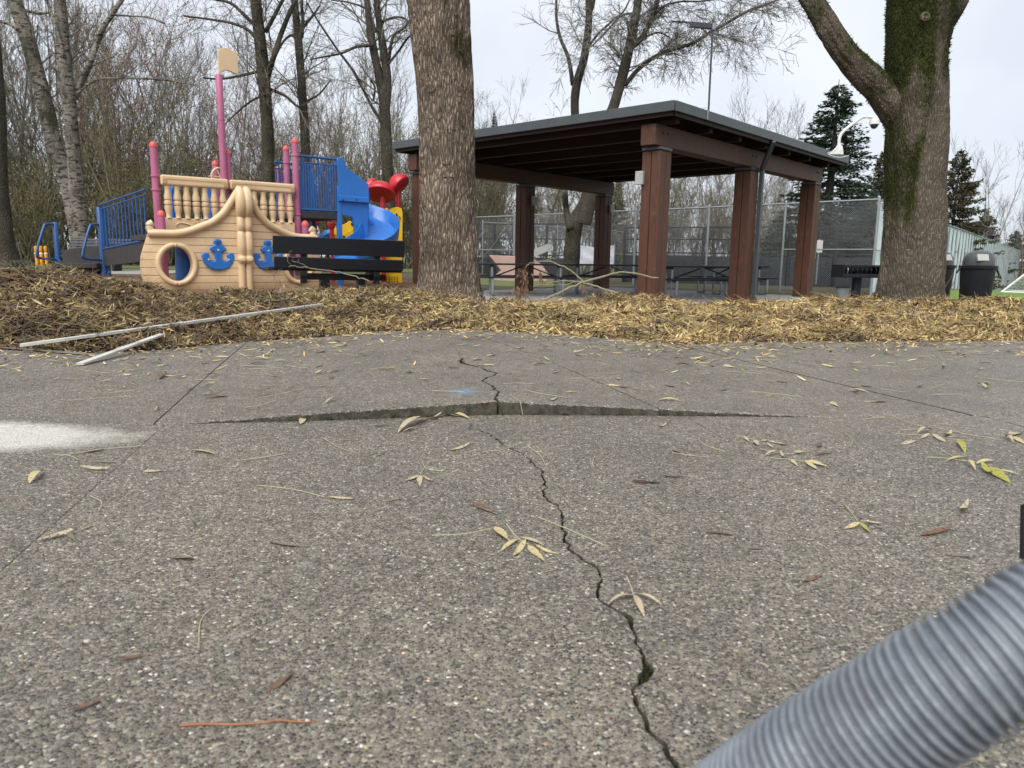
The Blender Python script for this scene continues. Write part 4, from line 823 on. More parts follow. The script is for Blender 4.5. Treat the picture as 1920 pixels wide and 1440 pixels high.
# ---------------------------------------------------------------- second play structure behind: red discs on posts and yellow panels
q0 = at(715, 520, 17.2); pod = thing('pod_climber', 'red disc canopies on posts with yellow cut-out panels behind the slide', 'playground', (q0.x, q0.y, g1(q0.x, q0.y)), 0)
def pl_(x, y, D): p = at(x, y, D); return Vector((p.x-q0.x, p.y-q0.y, p.z-g1(q0.x, q0.y)))
def disc(c, rx, nrm, th=.13):
    m = Vector(nrm).to_track_quat('Z', 'Y').to_matrix()
    return MB().lathe([(.02, -th*.5), (rx*.75, -th*.45), (rx*.97, -th*.2), (rx, 0), (rx*.98, th*.35), (rx*.85, th*1.1), (rx*.6, th*1.7), (.02, th*2.1)], 28, c, m)
for (x, y, D, r, nr, pxx) in ((713, 364, 17.2, .345, (.02, .50, .87), 717), (751, 347, 17.6, .26, (-.72, .25, .62), 746)):
    c = pl_(x, y, D); pp = pl_(pxx, y+8, D)
    ps = MB().tube([(pp.x, pp.y+.02, 0), (pp.x, pp.y+.02, c.z)], .058, 12).build('post', M['red plastic'], pod, smooth=True)
    disc(c, r, nr).build('disc', M['red plastic'], ps, smooth=True)
disc(pl_(691, 352, 17.9), .13, (.5, .3, .8)).build('disc', M['red plastic'], pod, smooth=True)
for (x, y, D) in ((590, 416, 17.4), (622, 425, 17.0)):
    c = pl_(x, y, D); MB().tube([(c.x, c.y, 0), (c.x, c.y, c.z+.03)], .05, 12).build('post', M['red plastic'], pod, smooth=True)
    if x < 600: disc(c, .13, (.5, -.3, .9), .06).build('disc', M['red plastic'], pod, smooth=True)
    else: MB().lathe([(.05, c.z-.06), (.10, c.z+.06), (.09, c.z+.1)], 14, (c.x, c.y, 0)).build('cup', M['red plastic'], pod, smooth=True)
def panel_px(pp, D, nm, mat, th=.05): return MB().prism([(lambda q: (q.x, q.z))(pl_(x, y, D)) for x, y in pp], D-q0.y-th/2, D-q0.y+th/2).build(nm, M[mat], pod, bevel=.008)
yp = panel_px([(706, 400), (716, 398), (726, 396), (735, 390), (745, 388), (753, 391), (755, 400), (754, 530), (706, 532)], 17.35, 'yellow_panel', 'yellow plastic')
for tri in ([(740, 405), (744, 399), (746, 407)], [(735, 414), (741, 408), (741, 418)], [(744, 409), (748, 411), (747, 420), (744, 418)], [(748, 404), (751, 408), (749, 411)]):
    MB().prism([(lambda q: (q.x, q.z))(pl_(x, y, 17.30)) for x, y in tri], 17.30-q0.y-.012, 17.30-q0.y+.012).build('cut_out', M['black metal'], yp)
for k in range(7):
    for j in range(3): q = pl_(715+k*5, 520+j*4, 17.31); MB().box((q.x, q.y, q.z), (.022, .012, .022)).build('hole', M['black metal'], yp)
panel_px([(701, 393), (716, 389), (728, 391), (728, 402), (701, 405)], 17.9, 'yellow_panel', 'yellow plastic')
y2 = panel_px([(625, 428), (632, 427), (638, 422), (645, 421), (650, 418), (656, 414), (662, 419), (669, 422), (669, 460), (625, 460)], 17.5, 'yellow_panel', 'yellow plastic')
y3 = panel_px([(625, 440), (634, 438), (641, 441), (648, 435), (656, 433), (663, 428), (669, 427), (669, 470), (625, 470)], 17.1, 'yellow_panel', 'yellow plastic')
for x, y in ((645, 444), (668, 434), (660, 420), (640, 452)): q = pl_(x, y, 17.06 if y > 425 else 17.46); MB().lathe([(.03, 0), (.03, .01)], 10, q, Matrix.Rotation(R_(90), 3, 'X')).build('hole', M['black metal'], y3)
P = smooth_path([tuple(pl_(x, y, 17.6)) for x, y in ((588, 452), (600, 448), (612, 440), (620, 436))], 5); MB().tube(P, .09, 8).build('wave_rail', M['blue plastic'], pod, smooth=True)
q = pl_(585, 443, 15.2); MB().lathe([(.075, 0), (.075, q.z-.06), (.085, q.z), (.06, q.z+.06), (.01, q.z+.08)], 14, (q.x, q.y, 0)).build('step_pod', M['tan plastic'], pod, smooth=True)
q = pl_(563, 444, 15.6); MB().lathe([(.075, 0), (.075, q.z-.06), (.085, q.z), (.06, q.z+.06), (.01, q.z+.08)], 14, (q.x, q.y, 0)).build('step_pod', M['tan plastic'], pod, smooth=True)

# ---------------------------------------------------------------- benches
bz = -.06; bn = thing('park_bench', 'black plank bench seen from behind with a twig on its seat', 'bench', (-2.42, 10.4, bz), R_(25))
tl = Matrix.Rotation(R_(1.0), 3, 'Y')
def bb(c, d, nm, par=None, rx=0): return MB().box(tl @ Vector(c), d, tl @ Matrix.Rotation(R_(rx), 3, 'X')).build(nm, M['bench black'], par or bn, bevel=.006)
bb((0, -.02, .82), (1.82, .045, .235), 'back_plank', rx=6); bb((0, .005, .585), (1.79, .045, .155), 'back_plank', rx=6)
for k in range(3): bb((-.03, .13+.165*k, .50), (1.86, .15, .045), 'seat_plank')
for s in (-.50, .52):
    bb((s, .035, .62), (.09, .05, .62), 'back_bracket', rx=6); bb((s, .27, .44), (.09, .52, .07), 'seat_bracket')
for s in (-.18, .35):
    l = bb((s, .26, .2), (.13, .13, .46), 'pedestal')
    if s < 0: MB().box((s+.0, .19, .17), (.07, .006, .05)).build('tag', M['white paint'], l)
bb((0.1, .26, .40), (1.2, .10, .09), 'rail')
q = at(168, 495, 22.0); b2 = thing('slatted_bench', 'dark grey slatted bench with curved back by the play ramp', 'bench', (q.x+.25, q.y, g1(q.x, q.y)), R_(-4))
for k in range(6):
    a = k/5; MB().box((0, .06+.16*a*a, .48+.42*a), (1.85, .03, .066), Matrix.Rotation(R_(-14-8*a), 3, 'X')).build('back_slat', M['bench grey'], b2, bevel=.005)
for k in range(4): MB().box((0, -.42+.12*k, .42+.01*k), (1.85, .10, .035)).build('seat_slat', M['bench grey'], b2, bevel=.005)
for s in (-.7, .7):
    MB().box((s, -.2, .2), (.06, .40, .42)).build('leg', M['black metal'], b2); MB().beam((s, .08, .40), (s, .27, .92), .05, .05).build('arm', M['black metal'], b2)
# orange pegs
for x in (70, 79, 88):
    q = at(x, 496, 27.5); gz0 = g1(q.x, q.y); lab = {70: 'orange wooden peg at the outer end of the row, by the far trunk', 79: 'orange wooden peg in the middle of three by the path', 88: 'orange wooden peg at the bench end of the row of three'}[x]
    pg = thing('orange_peg', lab, 'peg', (q.x, q.y, gz0), 0, 'three orange pegs by the path')
    h = at(x, 461, 27.5).z-gz0
    MB().lathe([(.055, 0), (.055, h*.62), (.04, h*.66), (.055, h*.72), (.062, h*.93), (.045, h*.98), (.01, h)], 12).build('shaft', M['orange paint'], pg, smooth=True)
    MB().lathe([(.058, h*.58), (.060, h*.62), (.046, h*.66)], 12).build('white_band', M['white paint'], pg, smooth=True)

# ---------------------------------------------------------------- debris on the leaves and the pavement
def strip(label, a, b, wd, th, mat, nm='trim_strip', sag=.0):
    a = Vector(a); b = Vector(b); d = (b-a); n = 12; mb = MB(); V = []; F = []; s = Vector((-d.y, d.x, 0)).normalized()*wd/2
    for k in range(n+1):
        u = k/n; p = a+d*u+Vector((0, 0, -sag*math.sin(u*math.pi)))
        for q in (p-s, p+s): V += [q, q+Vector((0, 0, th))]
    for k in range(n): o = k*4; F += [(o+1, o+5, o+7, o+3), (o, o+2, o+6, o+4), (o, o+4, o+5, o+1), (o+2, o+3, o+7, o+6)]
    F += [(0, 1, 3, 2), (n*4, n*4+2, n*4+3, n*4+1)]
    o = mb.add(V, F).build(nm, M[mat], bevel=.002); return tag(o, label, 'strip')
def hit(x, y):
    for D in np.arange(3.5, 10, .02):
        p = at(x, y, D); zb, u = bank(np.array([p.x]), np.array([p.y])); zb = zb[0] if u[0] > 0 else 0.0
        if p.z < zb+.046: return p
def bent(label, a, b, wd, th, mat):
    us = np.linspace(0, 1, 13); H_ = np.array([tuple(hit(a[0]+(b[0]-a[0])*u, a[1]+(b[1]-a[1])*u)) for u in us])
    Pn = np.stack([np.polyval(np.polyfit(us, H_[:, k], 2), us) for k in range(3)], -1); mb = MB(); V = []; F = []
    for k, p in enumerate(Pn):
        d = Pn[min(k+1, 12)]-Pn[max(k-1, 0)]; s = np.array([-d[1], d[0], 0]); s = s/np.linalg.norm(s)*wd/2
        for q in (p-s, p+s): V += [q, q+np.array([0, 0, th])]
    for k in range(12): o = k*4; F += [(o+1, o+5, o+7, o+3), (o, o+2, o+6, o+4), (o, o+4, o+5, o+1), (o+2, o+3, o+7, o+6)]
    F += [(0, 1, 3, 2), (48, 50, 51, 49)]
    return tag(mb.add(V, F).build('trim_strip', M[mat], bevel=.002), label, 'strip')
bent('long white trim strip lying up the leaf bank', (28, 652), (610, 572), .042, .020, 'strip paint')
a2 = gz(150, 685, .008); b2_ = hit(303, 632)+Vector((0, 0, .01)); strip('short white trim strip crossing under the long one', a2, b2_, .042, .014, 'strip paint')
strip('dark flat trim strip half buried in leaves beside the white strips', gz(-60, 646, .012), gz(190, 667, .006), .05, .006, 'leaf grey')
def px_branch(mb, pp, w0, w1):
    P = smooth_path([tuple(at(x, y, D)) for x, y, D in pp], 5); D0 = pp[0][2]*.62; P[1:-1] += rng.normal(0, .006, P[1:-1].shape)
    mb.tube(P, np.linspace(w0/2/FPX*D0, w1/2/FPX*D0, len(P)), 7); return P
fb = thing('fallen_branch', 'pale broken branch arching over the leaf bank before the pavilion', 'branch', (0, 0, 0))
mb = MB(); px_branch(mb, [(1010, 568, 9.6), (1040, 553, 9.6), (1090, 530, 9.6), (1150, 514, 9.5), (1180, 511, 9.4), (1235, 521, 9.3)], 9, 4); mb.build('main_stem', M['branch pale'], fb, smooth=True)
for pp, w0, w1 in (([(1092, 527, 9.6), (1075, 511, 9.6), (1045, 494, 9.6), (1020, 490, 9.6), (995, 493, 9.6), (985, 502, 9.6)], 5, 2.5), ([(1160, 551, 9.4), (1120, 538, 9.5), (1092, 530, 9.6), (1060, 527, 9.7), (1020, 532, 9.7), (1000, 538, 9.7)], 6, 2.5), ([(1020, 490, 9.6), (1032, 486, 9.6), (1043, 484, 9.6)], 2.5, 1.5), ([(1080, 529, 9.6), (1050, 534, 9.5), (1010, 533, 9.5)], 3, 1.5), ([(1172, 512, 9.4), (1171, 507, 9.4)], 3, 1.5)):
    mb = MB(); px_branch(mb, pp, w0, w1); mb.build('side_twig', M['branch pale'], fb, smooth=True)
def leaf_bunch(parent, cx, cy, D, w_, h_, n, seed, mat='shrivelled leaf'):
    r = np.random.default_rng(seed); c = np.array(at(cx, cy, D)); sx = w_/FPX*D; sz = h_/FPX*D; V = []; F = []
    for k in range(n):
        a = r.uniform(0, 1); p = c+np.array([r.normal(0, sx*.22)+(a-.5)*sx*.2, r.normal(0, .05), sz*(.5-a)]); L = r.uniform(.05, .10); wd = r.uniform(.006, .013)
        d = np.array([r.normal(0, .3), r.normal(0, .3), -1.]); d /= np.linalg.norm(d); s = np.cross(d, r.normal(0, 1, 3)); s /= np.linalg.norm(s); b = len(V)
        V += [p, p+d*L*.4+s*wd, p+d*L*.4-s*wd, p+d*L]; F.append((b, b+1, b+3, b+2))
    return link('dead_leaves', np_mesh('dead_leaves', V, np.array(F), M[mat]), parent)
for args in ((984, 525, 9.55, 22, 46, 90, 1), (1015, 518, 9.6, 14, 26, 26, 2), (1095, 541, 9.55, 10, 22, 20, 3), (975, 545, 9.3, 30, 20, 60, 4)): leaf_bunch(fb, *args)['kind'] = 'stuff'
tw = thing('bare_twig', 'thin bare twig caught on the back of the black bench', 'twig', (0, 0, 0))
for pp, w0, w1 in (([(692, 527, 10.2), (660, 517, 10.2), (620, 508, 10.15), (580, 503, 10.1), (545, 499, 10.1), (520, 507, 10.1), (514, 520, 10.1), (514, 545, 10.05)], 4, 1.8), ([(545, 499, 10.1), (539, 485, 10.05), (542, 474, 10.05), (548, 470, 10.05)], 2.2, 1.2), ([(582, 504, 10.1), (566, 494, 10.05), (549, 490, 10.05), (552, 481, 10.05)], 2.2, 1.2), ([(560, 492, 10.05), (560, 486, 10.0)], 1.6, 1)):
    mb = MB(); px_branch(mb, pp, w0, w1); mb.build('stem', M['branch pale'], tw, smooth=True)
leaf_bunch(tw, 528, 535, 10.0, 14, 34, 22, 6, 'twig pale')['kind'] = 'stuff'
# stalks standing up from the leaves
for k, (x0, y0, x1, y1, D, lb) in enumerate(((430, 560, 430, 511, 8.6, 'straight dry stalk standing before the ship stem'), (394, 552, 411, 515, 8.5, 'leaning dry stalk standing before the blue anchor'), (1768, 545, 1786, 515, 10.6, 'dark twig standing between the mossy trunk and the bin'), (1780, 548, 1788, 528, 10.6, 'short dark twig standing beside the taller one near the bin'))):
    a = at(x0, y0, D); b = at(x1, y1, D); s = MB().tube(smooth_path([a, (a+b)/2+Vector((.006, 0, .01)), b], 4), [.006]*4+[.004]*5 if k > 1 else [.0035]*5+[.002]*4, 6).build('stalk', M['twig pale' if k < 2 else 'shrivelled leaf'], smooth=True); tag(s, lb, 'stalk')

# ---------------------------------------------------------------- trees
def nse(a, b, c): return mnoise.noise(Vector((a, b, c)))
def trunk_mesh(name, path, mat, sides=48, ring=.05, lumps=.03, ridge=.0, mossf=None, seed=0, rfreq=26):
    P = smooth_path(path, 12); L = np.r_[0, np.cumsum(np.linalg.norm(np.diff(P[:, :3], axis=0), axis=1))]; n = max(int(L[-1]/ring), 4)
    S = np.linspace(0, L[-1], n); Q = np.stack([np.interp(S, L, P[:, k]) for k in range(4)], -1)
    T = np.gradient(Q[:, :3], axis=0); T /= np.linalg.norm(T, axis=1, keepdims=True)
    ref = np.array([0, 1., 0]); A = np.cross(T, ref); A /= np.linalg.norm(A, axis=1, keepdims=True); B = np.cross(T, A)
    V = np.zeros((n, sides, 3)); mo = np.zeros((n, sides))
    for i in range(n):
        r = Q[i, 3]
        for k in range(sides):
            th = 2*math.pi*k/sides; c, s = math.cos(th), math.sin(th)
            rr = r*(1+lumps*(nse(c*1.2+seed, s*1.2, S[i]*.9)*1.6+.7*nse(c*3+seed, s*3, S[i]*2.4)))
            if ridge:
                w_ = nse(c*2, s*2, S[i]*1.5)*.35
                v = abs(nse((th+w_)*rfreq/6.28*1.0+seed, S[i]*2.6+w_*2, seed))
                rr += ridge*(min(v*3.2, 1)-.5)
            d = A[i]*c+B[i]*s; V[i, k] = Q[i, :3]+d*rr
            if mossf: mo[i, k] = mossf(V[i, k], d, S[i])
    i = np.arange(n-1)[:, None]*sides; k = np.arange(sides)[None, :]; k2 = (k+1) % sides
    F = np.stack([i+k, i+k2, i+sides+k2, i+sides+k], -1).reshape(-1, 4)
    cap = ((n-1)*sides+np.arange(sides))[None, :]
    me = np_mesh(name, V.reshape(-1, 3), [F, cap], M[mat], True)
    a = me.attributes.new('moss', 'FLOAT', 'POINT'); a.data.foreach_set('value', mo.ravel().astype(np.float32)); return me
def tp(x, y, D, wpx): p = at(x, y, D); return (p.x, p.y, p.z, wpx/2/FPX*D)
# the furrowed tree by the bench
t1 = thing('furrowed_tree', 'thick brown tree trunk with deeply furrowed bark between bench and pavilion', 'tree', (0, 0, 0))
D1 = 9.5
def moss_shade1(p, d, s):
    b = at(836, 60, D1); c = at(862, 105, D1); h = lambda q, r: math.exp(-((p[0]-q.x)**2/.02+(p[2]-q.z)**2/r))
    return .36*h(b, .10)+.30*h(c, .05)+.42*max(0, (p[2]-at(840, 12, D1).z))*2+.30*max(0, d[0]-.1)  # moss patches high up; last term paints shade onto the trunk's right side
link('trunk', trunk_mesh('trunk', [tp(842, 600, D1, 190), tp(842, 570, D1, 146), tp(841, 540, D1, 120), tp(841, 500, D1, 108), tp(841, 470, D1, 104), tp(840, 400, D1, 100), tp(839, 300, D1, 97), tp(835, 200, D1, 98), tp(829, 100, D1, 102), tp(823, 10, D1, 108), tp(820, -60, D1, 108), tp(818, -250, D1, 100), tp(815, -500, D1, 85)], 'bark furrowed', 170, .014, .05, .024, moss_shade1, 3, 50), t1)
# bark scars
for (x, y, w_, h_) in ((850, 242, 19, 4), (815, 123, 15, 3), (841, 308, 16, 3), (812, 148, 20, 3), (858, 147, 10, 2), (866, 178, 9, 2), (868, 92, 8, 2), (850, 230, 10, 2), (872, 233, 9, 2), (846, 332, 22, 3), (853, 63, 7, 4)):
    q = at(x, y, D1-.36); b = MB().lathe([(1, -.5), (1.0, .5)], 12)
    r_ = w_/2/FPX*D1; b = MB().lathe([(.3, -.9), (.8, -.5), (1, 0), (.8, .5), (.3, .9)], 12, (0, 0, 0)); b.V = [(v[0]*r_, v[1]*r_*.25, v[2]*h_/2/FPX*D1) for v in b.V]
    ang = (x-840)/52.0; rr = .338; o = b.build('bark_scar', M['bark mossy'], t1, smooth=True); o.location = (at(840, y, D1).x+rr*math.sin(min(max(ang, -.9), .9)), D1-rr*math.cos(min(max(ang, -.9), .9))+.0, q.z); o.rotation_euler = (0, 0, math.asin(min(max(ang, -.9), .9)))
# the mossy forked tree
t2 = thing('mossy_forked_tree', 'thick mossy tree with a low limb forking off, beside the grill', 'tree', (0, 0, 0)); D2 = 10.2
def moss2(p, d, s):
    x = (p[0]/p[1]*FPX)+960; z = p[2]; zt = at(1700, 230, D2).z
    left = max(0, -d[0]); up = np.clip((z-.9)/2.2, 0, 1)
    streak = .28*math.exp(-((x-1690-8*math.sin(z*3))/14)**2)+.24*math.exp(-((x-1757)/10)**2)+.16*math.exp(-((x-1722)/8)**2)*np.clip((z-2.2), 0, 1)
    return .44*left*np.clip((z-.2)/1.2, 0, 1)+.30*np.clip((z-zt)*1.2, 0, 1)+streak*np.clip(z/1.2, 0, 1)+.04*up
def moss2b(p, d, s): return .28+.24*max(0, d[2])+.22*nse(p[0]*3.5, p[2]*3.5, 2.)
link('trunk', trunk_mesh('trunk', [tp(1704, 625, D2, 150), tp(1706, 580, D2, 126), tp(1708, 540, D2, 112), tp(1712, 480, D2, 105), tp(1715, 400, D2, 101), tp(1717, 320, D2, 98), tp(1719, 240, D2, 100), tp(1718, 170, D2, 98), tp(1719, 100, D2, 100), tp(1724, 50, D2, 108), tp(1732, 0, D2, 122), tp(1740, -60, D2, 130), tp(1745, -220, D2, 110)], 'bark mossy', 130, .016, .075, .012, moss2, 9, 34), t2)
link('limb', trunk_mesh('limb', [tp(1706, 255, D2+.05, 54), tp(1684, 208, D2, 53), tp(1652, 170, D2, 48), tp(1618, 138, D2, 47), tp(1586, 105, D2, 39), tp(1557, 60, D2, 38), tp(1531, 15, D2, 37), tp(1506, -25, D2, 38), tp(1440, -120, D2, 32)], 'bark mossy', 60, .02, .17, .012, moss2b, 14, 20), t2)
link('limb', trunk_mesh('limb', [tp(1760, 40, D2+.1, 60), tp(1785, 5, D2, 52), tp(1800, -40, D2, 48), tp(1840, -200, D2, 40)], 'bark mossy', 50, .02, .10, .010, moss2b, 17, 20), t2)
q = at(1733, 33, D2-.42); kn = MB().lathe([(.055, 0), (.06, .03), (.035, .05), (.02, .03), (.005, .025)], 16, q, Matrix.Rotation(R_(80), 3, 'X')).build('knot', M['bark mossy'], t2, smooth=True)
T = Tubes(); r4 = np.random.default_rng(8)                     # short moss fronds standing off the limb and fork
for src in [c for c in t2.children if c.name.startswith(('limb', 'trunk'))]:
    me = src.data; n = len(me.vertices); co = np.zeros(n*3, np.float32); me.vertices.foreach_get('co', co); co = co.reshape(-1, 3); nr = np.zeros(n*3, np.float32); me.vertices.foreach_get('normal', nr); nr = nr.reshape(-1, 3)
    mo = np.zeros(n, np.float32); me.attributes['moss'].data.foreach_get('value', mo)
    for k in np.nonzero((mo+np.array([nse(c[0]*6, c[1]*6, c[2]*3) for c in co])*.4 > .40))[0]:
        if r4.random() < .30:
            d = nr[k]+r4.normal(0, .4, 3); T.add([co[k], co[k]+d*r4.uniform(.008, .026)], [.005, .002], 3)
if T.g: mo_ = T.build('moss', M['moss'], t2); mo_['kind'] = 'stuff'

def grow(T, p, d, L, r, lvl, o, rg):
    k = 5 if lvl > 1 else (4 if lvl == 1 else 3); pts = [p]; dd = d.copy(); st = L/(k-1)
    for i in range(k-1):
        dd = dd+rg.normal(0, o['wob'], 3)+np.array([0, 0, o['up'] if lvl else o['tip']]); dd /= np.linalg.norm(dd); pts.append(pts[-1]+dd*st)
    pts = np.array(pts); rad = np.linspace(r, max(r*.45, o['rmin']), k)
    T.add(pts, rad, 6 if r > .05 else (4 if r > .02 else 3))
    if lvl <= 0: o.setdefault('ends', []).append(pts[-1]); return
    for c in range(o['n'][lvl-1]):
        u = rg.uniform(.2, 1)*(k-1); i = min(int(u), k-2); q = pts[i]+(pts[i+1]-pts[i])*(u-i); t = pts[i+1]-pts[i]; t /= np.linalg.norm(t)
        a = np.cross(t, rg.normal(0, 1, 3)); a /= np.linalg.norm(a); an = rg.uniform(*o['ang']); nd = t*math.cos(an)+a*math.sin(an)
        grow(T, q, nd, L*rg.uniform(*o['len']), max(r*(1-.5*u/(k-1))*o['rr'], o['rmin']), lvl-1, o, rg)
def leaf_bits(P, size, cols, rg, n):
    P = np.asarray(P); m = n; c = P[rg.integers(0, len(P), m)]+rg.normal(0, size*2.2, (m, 3)); d1 = rg.normal(0, 1, (m, 3)); d1 /= np.linalg.norm(d1, axis=1, keepdims=True); d2 = np.cross(d1, rg.normal(0, 1, (m, 3))); d2 /= np.linalg.norm(d2, axis=1, keepdims=True)
    s = size*rg.uniform(.6, 1.5, (m, 1)); V = np.stack([c-d1*s, c+d2*s*.45, c+d1*s, c-d2*s*.45], 1).reshape(-1, 3); F = np.arange(m*4).reshape(-1, 4)
    col = np.repeat(np.array(cols)[rg.integers(0, len(cols), m)]*rg.uniform(.7, 1.3, (m, 1)), 4, 0); return V, F, col
# traced bare trees: each trunk and main limb where it stands, finer branches grown from them
def bare_tree(name, label, D, trunks, limbs, o, seed, mat='bark grey', twmat='thin wood', moss=.2, tw_per=.5, group=None, mossy=None, tl=(.8, 1.8)):
    rg = np.random.default_rng(seed); t = thing(name, label, 'tree', (0, 0, 0), 0, group); T = Tubes()
    mf = mossy or (lambda p, d, s: moss)
    allp = []
    for tr in trunks: pts = [tp(x, y, D, w_) for x, y, w_ in tr]; allp.append(pts); link('trunk', trunk_mesh('trunk', pts, mat, 18, .12, .08, .0, mf, seed), t)
    for lb in limbs: pts = [tp(x, y, D+rg.uniform(-.3, .3), w_) for x, y, w_ in lb]; allp.append(pts); P = smooth_path(pts, 4); link('branch', Tubes().add(P[:, :3], P[:, 3], 7).mesh('branch', M[mat]), t)
    for n_, pts in enumerate(allp):
        P = smooth_path(pts, 6); L = np.r_[0, np.cumsum(np.linalg.norm(np.diff(P[:, :3], axis=0), axis=1))]
        cnt = int(L[-1]/tw_per); lo_ = .45 if n_ < len(trunks) else .15
        for c in range(cnt):
            s = rg.uniform(lo_, 1)*L[-1]; i = min(np.searchsorted(L, s), len(P)-2); q = P[i]; td = P[i+1, :3]-P[i, :3]; td /= np.linalg.norm(td)
            a = np.cross(td, rg.normal(0, 1, 3)); a /= np.linalg.norm(a); an = rg.uniform(*o['ang']); d = td*math.cos(an)+a*math.sin(an)
            grow(T, q[:3], d, rg.uniform(*tl), min(q[3]*.4, .028), 2, o, rg)
    V, F = T.arrays(); link('crown', np_mesh('crown', V, F, M[twmat]), t); return t
OB = dict(wob=.16, up=.05, tip=-.06, n=[4, 5], ang=(.45, 1.1), len=(.4, .7), rr=.55, rmin=.0045)
ob = lambda **k: {**{a: (list(b) if isinstance(b, list) else b) for a, b in OB.items()}, **k}
bare_tree('bare_tree', 'bare tree with dark mossy trunk rising behind the ship mast', 22, [[(507, 500, 26), (505, 400, 24), (503, 300, 22), (499, 200, 22), (492, 120, 22), (486, 60, 20), (478, -20, 18), (470, -140, 14)]],
    [[(500, 150, 11), (512, 110, 10), (525, 70, 9), (545, 20, 8), (570, -30, 6)], [(494, 95, 7), (470, 60, 6), (440, 45, 5), (405, 38, 4), (345, 30, 3)], [(498, 130, 6), (460, 140, 5), (415, 148, 4), (380, 146, 3)], [(490, 60, 7), (455, 25, 6), (430, 5, 5), (380, -5, 4)], [(502, 175, 5), (470, 190, 4), (440, 215, 3), (420, 235, 2)], [(502, 165, 6), (535, 180, 5), (560, 200, 4), (580, 190, 3)], [(498, 60, 8), (530, 0, 6), (545, -40, 5)]], ob(), 31, mossy=lambda p, d, s: .30+.1*d[0])
bare_tree('bare_tree', 'slender grey bare tree above the blue tower railing', 24, [[(578, 500, 20), (574, 380, 19), (572, 260, 17), (566, 160, 15), (560, 80, 14), (552, 0, 12), (545, -120, 9)]],
    [[(566, 70, 7), (568, 30, 6), (566, 5, 5), (572, -60, 4)], [(560, 85, 6), (548, 66, 5), (530, 80, 4), (515, 110, 3)], [(562, 60, 6), (590, 25, 4), (600, 10, 3)], [(575, 190, 4), (600, 175, 3), (620, 150, 2.5)]], ob(), 32, mat='bark grey', twmat='thin wood pale', moss=.16)
bare_tree('bare_tree', 'forked bare tree with mossy trunk behind the red discs', 23, [[(733, 500, 28), (730, 400, 24), (727, 330, 21), (724, 250, 20), (720, 190, 18), (712, 150, 16), (700, 90, 14), (692, 30, 12), (684, -40, 10), (675, -150, 8)], [(722, 210, 16), (726, 150, 15), (720, 100, 14), (712, 50, 12), (706, 0, 11), (702, -100, 8)]],
    [[(718, 230, 6), (700, 205, 6), (682, 170, 5), (660, 130, 5), (632, 92, 4), (600, 45, 3.5), (575, 5, 3)], [(727, 130, 6), (733, 85, 6), (740, 65, 5), (760, 50, 4), (775, 25, 3)], [(700, 85, 6), (668, 88, 5), (640, 100, 4), (600, 108, 3), (580, 112, 2)], [(705, 60, 5), (690, 20, 4), (655, 5, 3), (620, 0, 2)], [(728, 120, 5), (748, 95, 4), (766, 70, 4), (785, 60, 3)], [(716, 40, 5), (745, 32, 4), (765, 40, 3), (778, 70, 2)], [(700, 190, 4), (703, 165, 4), (695, 150, 3)]], ob(n=[5, 6]), 33, mossy=lambda p, d, s: .30 if p[2] < 5 else .1)
bare_tree('bare_tree', 'bare forked tree standing behind the pavilion beam', 27, [[(1068, 545, 36), (1072, 480, 32), (1075, 440, 30), (1080, 415, 30), (1092, 390, 24), (1100, 360, 20), (1090, 300, 17), (1078, 215, 15), (1081, 160, 15), (1095, 110, 14), (1103, 50, 13), (1104, 0, 12), (1102, -100, 10)]],
    [[(1070, 430, 16), (1062, 395, 12), (1060, 360, 10)], [(1074, 160, 8), (1066, 110, 7), (1050, 70, 6), (1043, 30, 5), (1044, -20, 4)], [(1105, 85, 5), (1125, 60, 4), (1150, 38, 4), (1170, 20, 3), (1185, -10, 2.5)], [(1100, 40, 6), (1112, 10, 6), (1118, -40, 5)]], ob(), 34, tw_per=1.6, moss=.26)
bare_tree('leaning_bare_tree', 'leaning grey bare tree with a long limb sweeping past the roof antenna', 26, [[(1095, 420, 26), (1120, 320, 22), (1138, 230, 20), (1150, 200, 19), (1165, 150, 18), (1180, 90, 17), (1190, 40, 15), (1196, 0, 14), (1200, -100, 11)]],
    [[(1172, 160, 8), (1192, 135, 8), (1215, 115, 8), (1240, 100, 7), (1270, 90, 7), (1300, 80, 6), (1330, 62, 6), (1360, 45, 5), (1400, 22, 5), (1445, 5, 4), (1490, -15, 3)], [(1190, 85, 10), (1210, 60, 10), (1225, 25, 9), (1235, -10, 8), (1240, -80, 6)], [(1195, 80, 4), (1220, 65, 4), (1240, 62, 3), (1270, 80, 2)], [(1215, 45, 4), (1240, 15, 4), (1275, 3, 3), (1320, 2, 3), (1380, -10, 2)], [(1185, 25, 4), (1165, 30, 4), (1140, 55, 3), (1112, 85, 2.5)], [(1330, 62, 3), (1360, 68, 2.5), (1395, 80, 2)], [(1260, 40, 3), (1300, 45, 2.5), (1345, 75, 2)]], ob(n=[7, 7], tip=-.14, up=-.01, rmin=.006), 35, tw_per=.26, moss=.18, tl=(.7, 1.5), twmat='thin wood pale')
bare_tree('birch_tree', 'leaning birch trunk with pale patches behind the play ramp', 23.5, [[(165, 500, 40), (150, 440, 32), (138, 390, 28), (120, 320, 26), (102, 270, 26), (85, 200, 26), (68, 130, 25), (48, 60, 25), (28, 0, 23), (0, -90, 19)]],
    [[(35, 55, 8), (10, 42, 6), (-30, 40, 4)], [(60, 110, 5), (50, 60, 4), (20, 20, 3)], [(48, 20, 6), (75, 25, 5), (95, 25, 4), (108, 45, 3)]], ob(), 36, mat='bark birch', mossy=lambda p, d, s: .34+.16*nse(p[0]*2, p[2]*1.2, 4) if p[2] > 3.0 else .08, tw_per=.8)
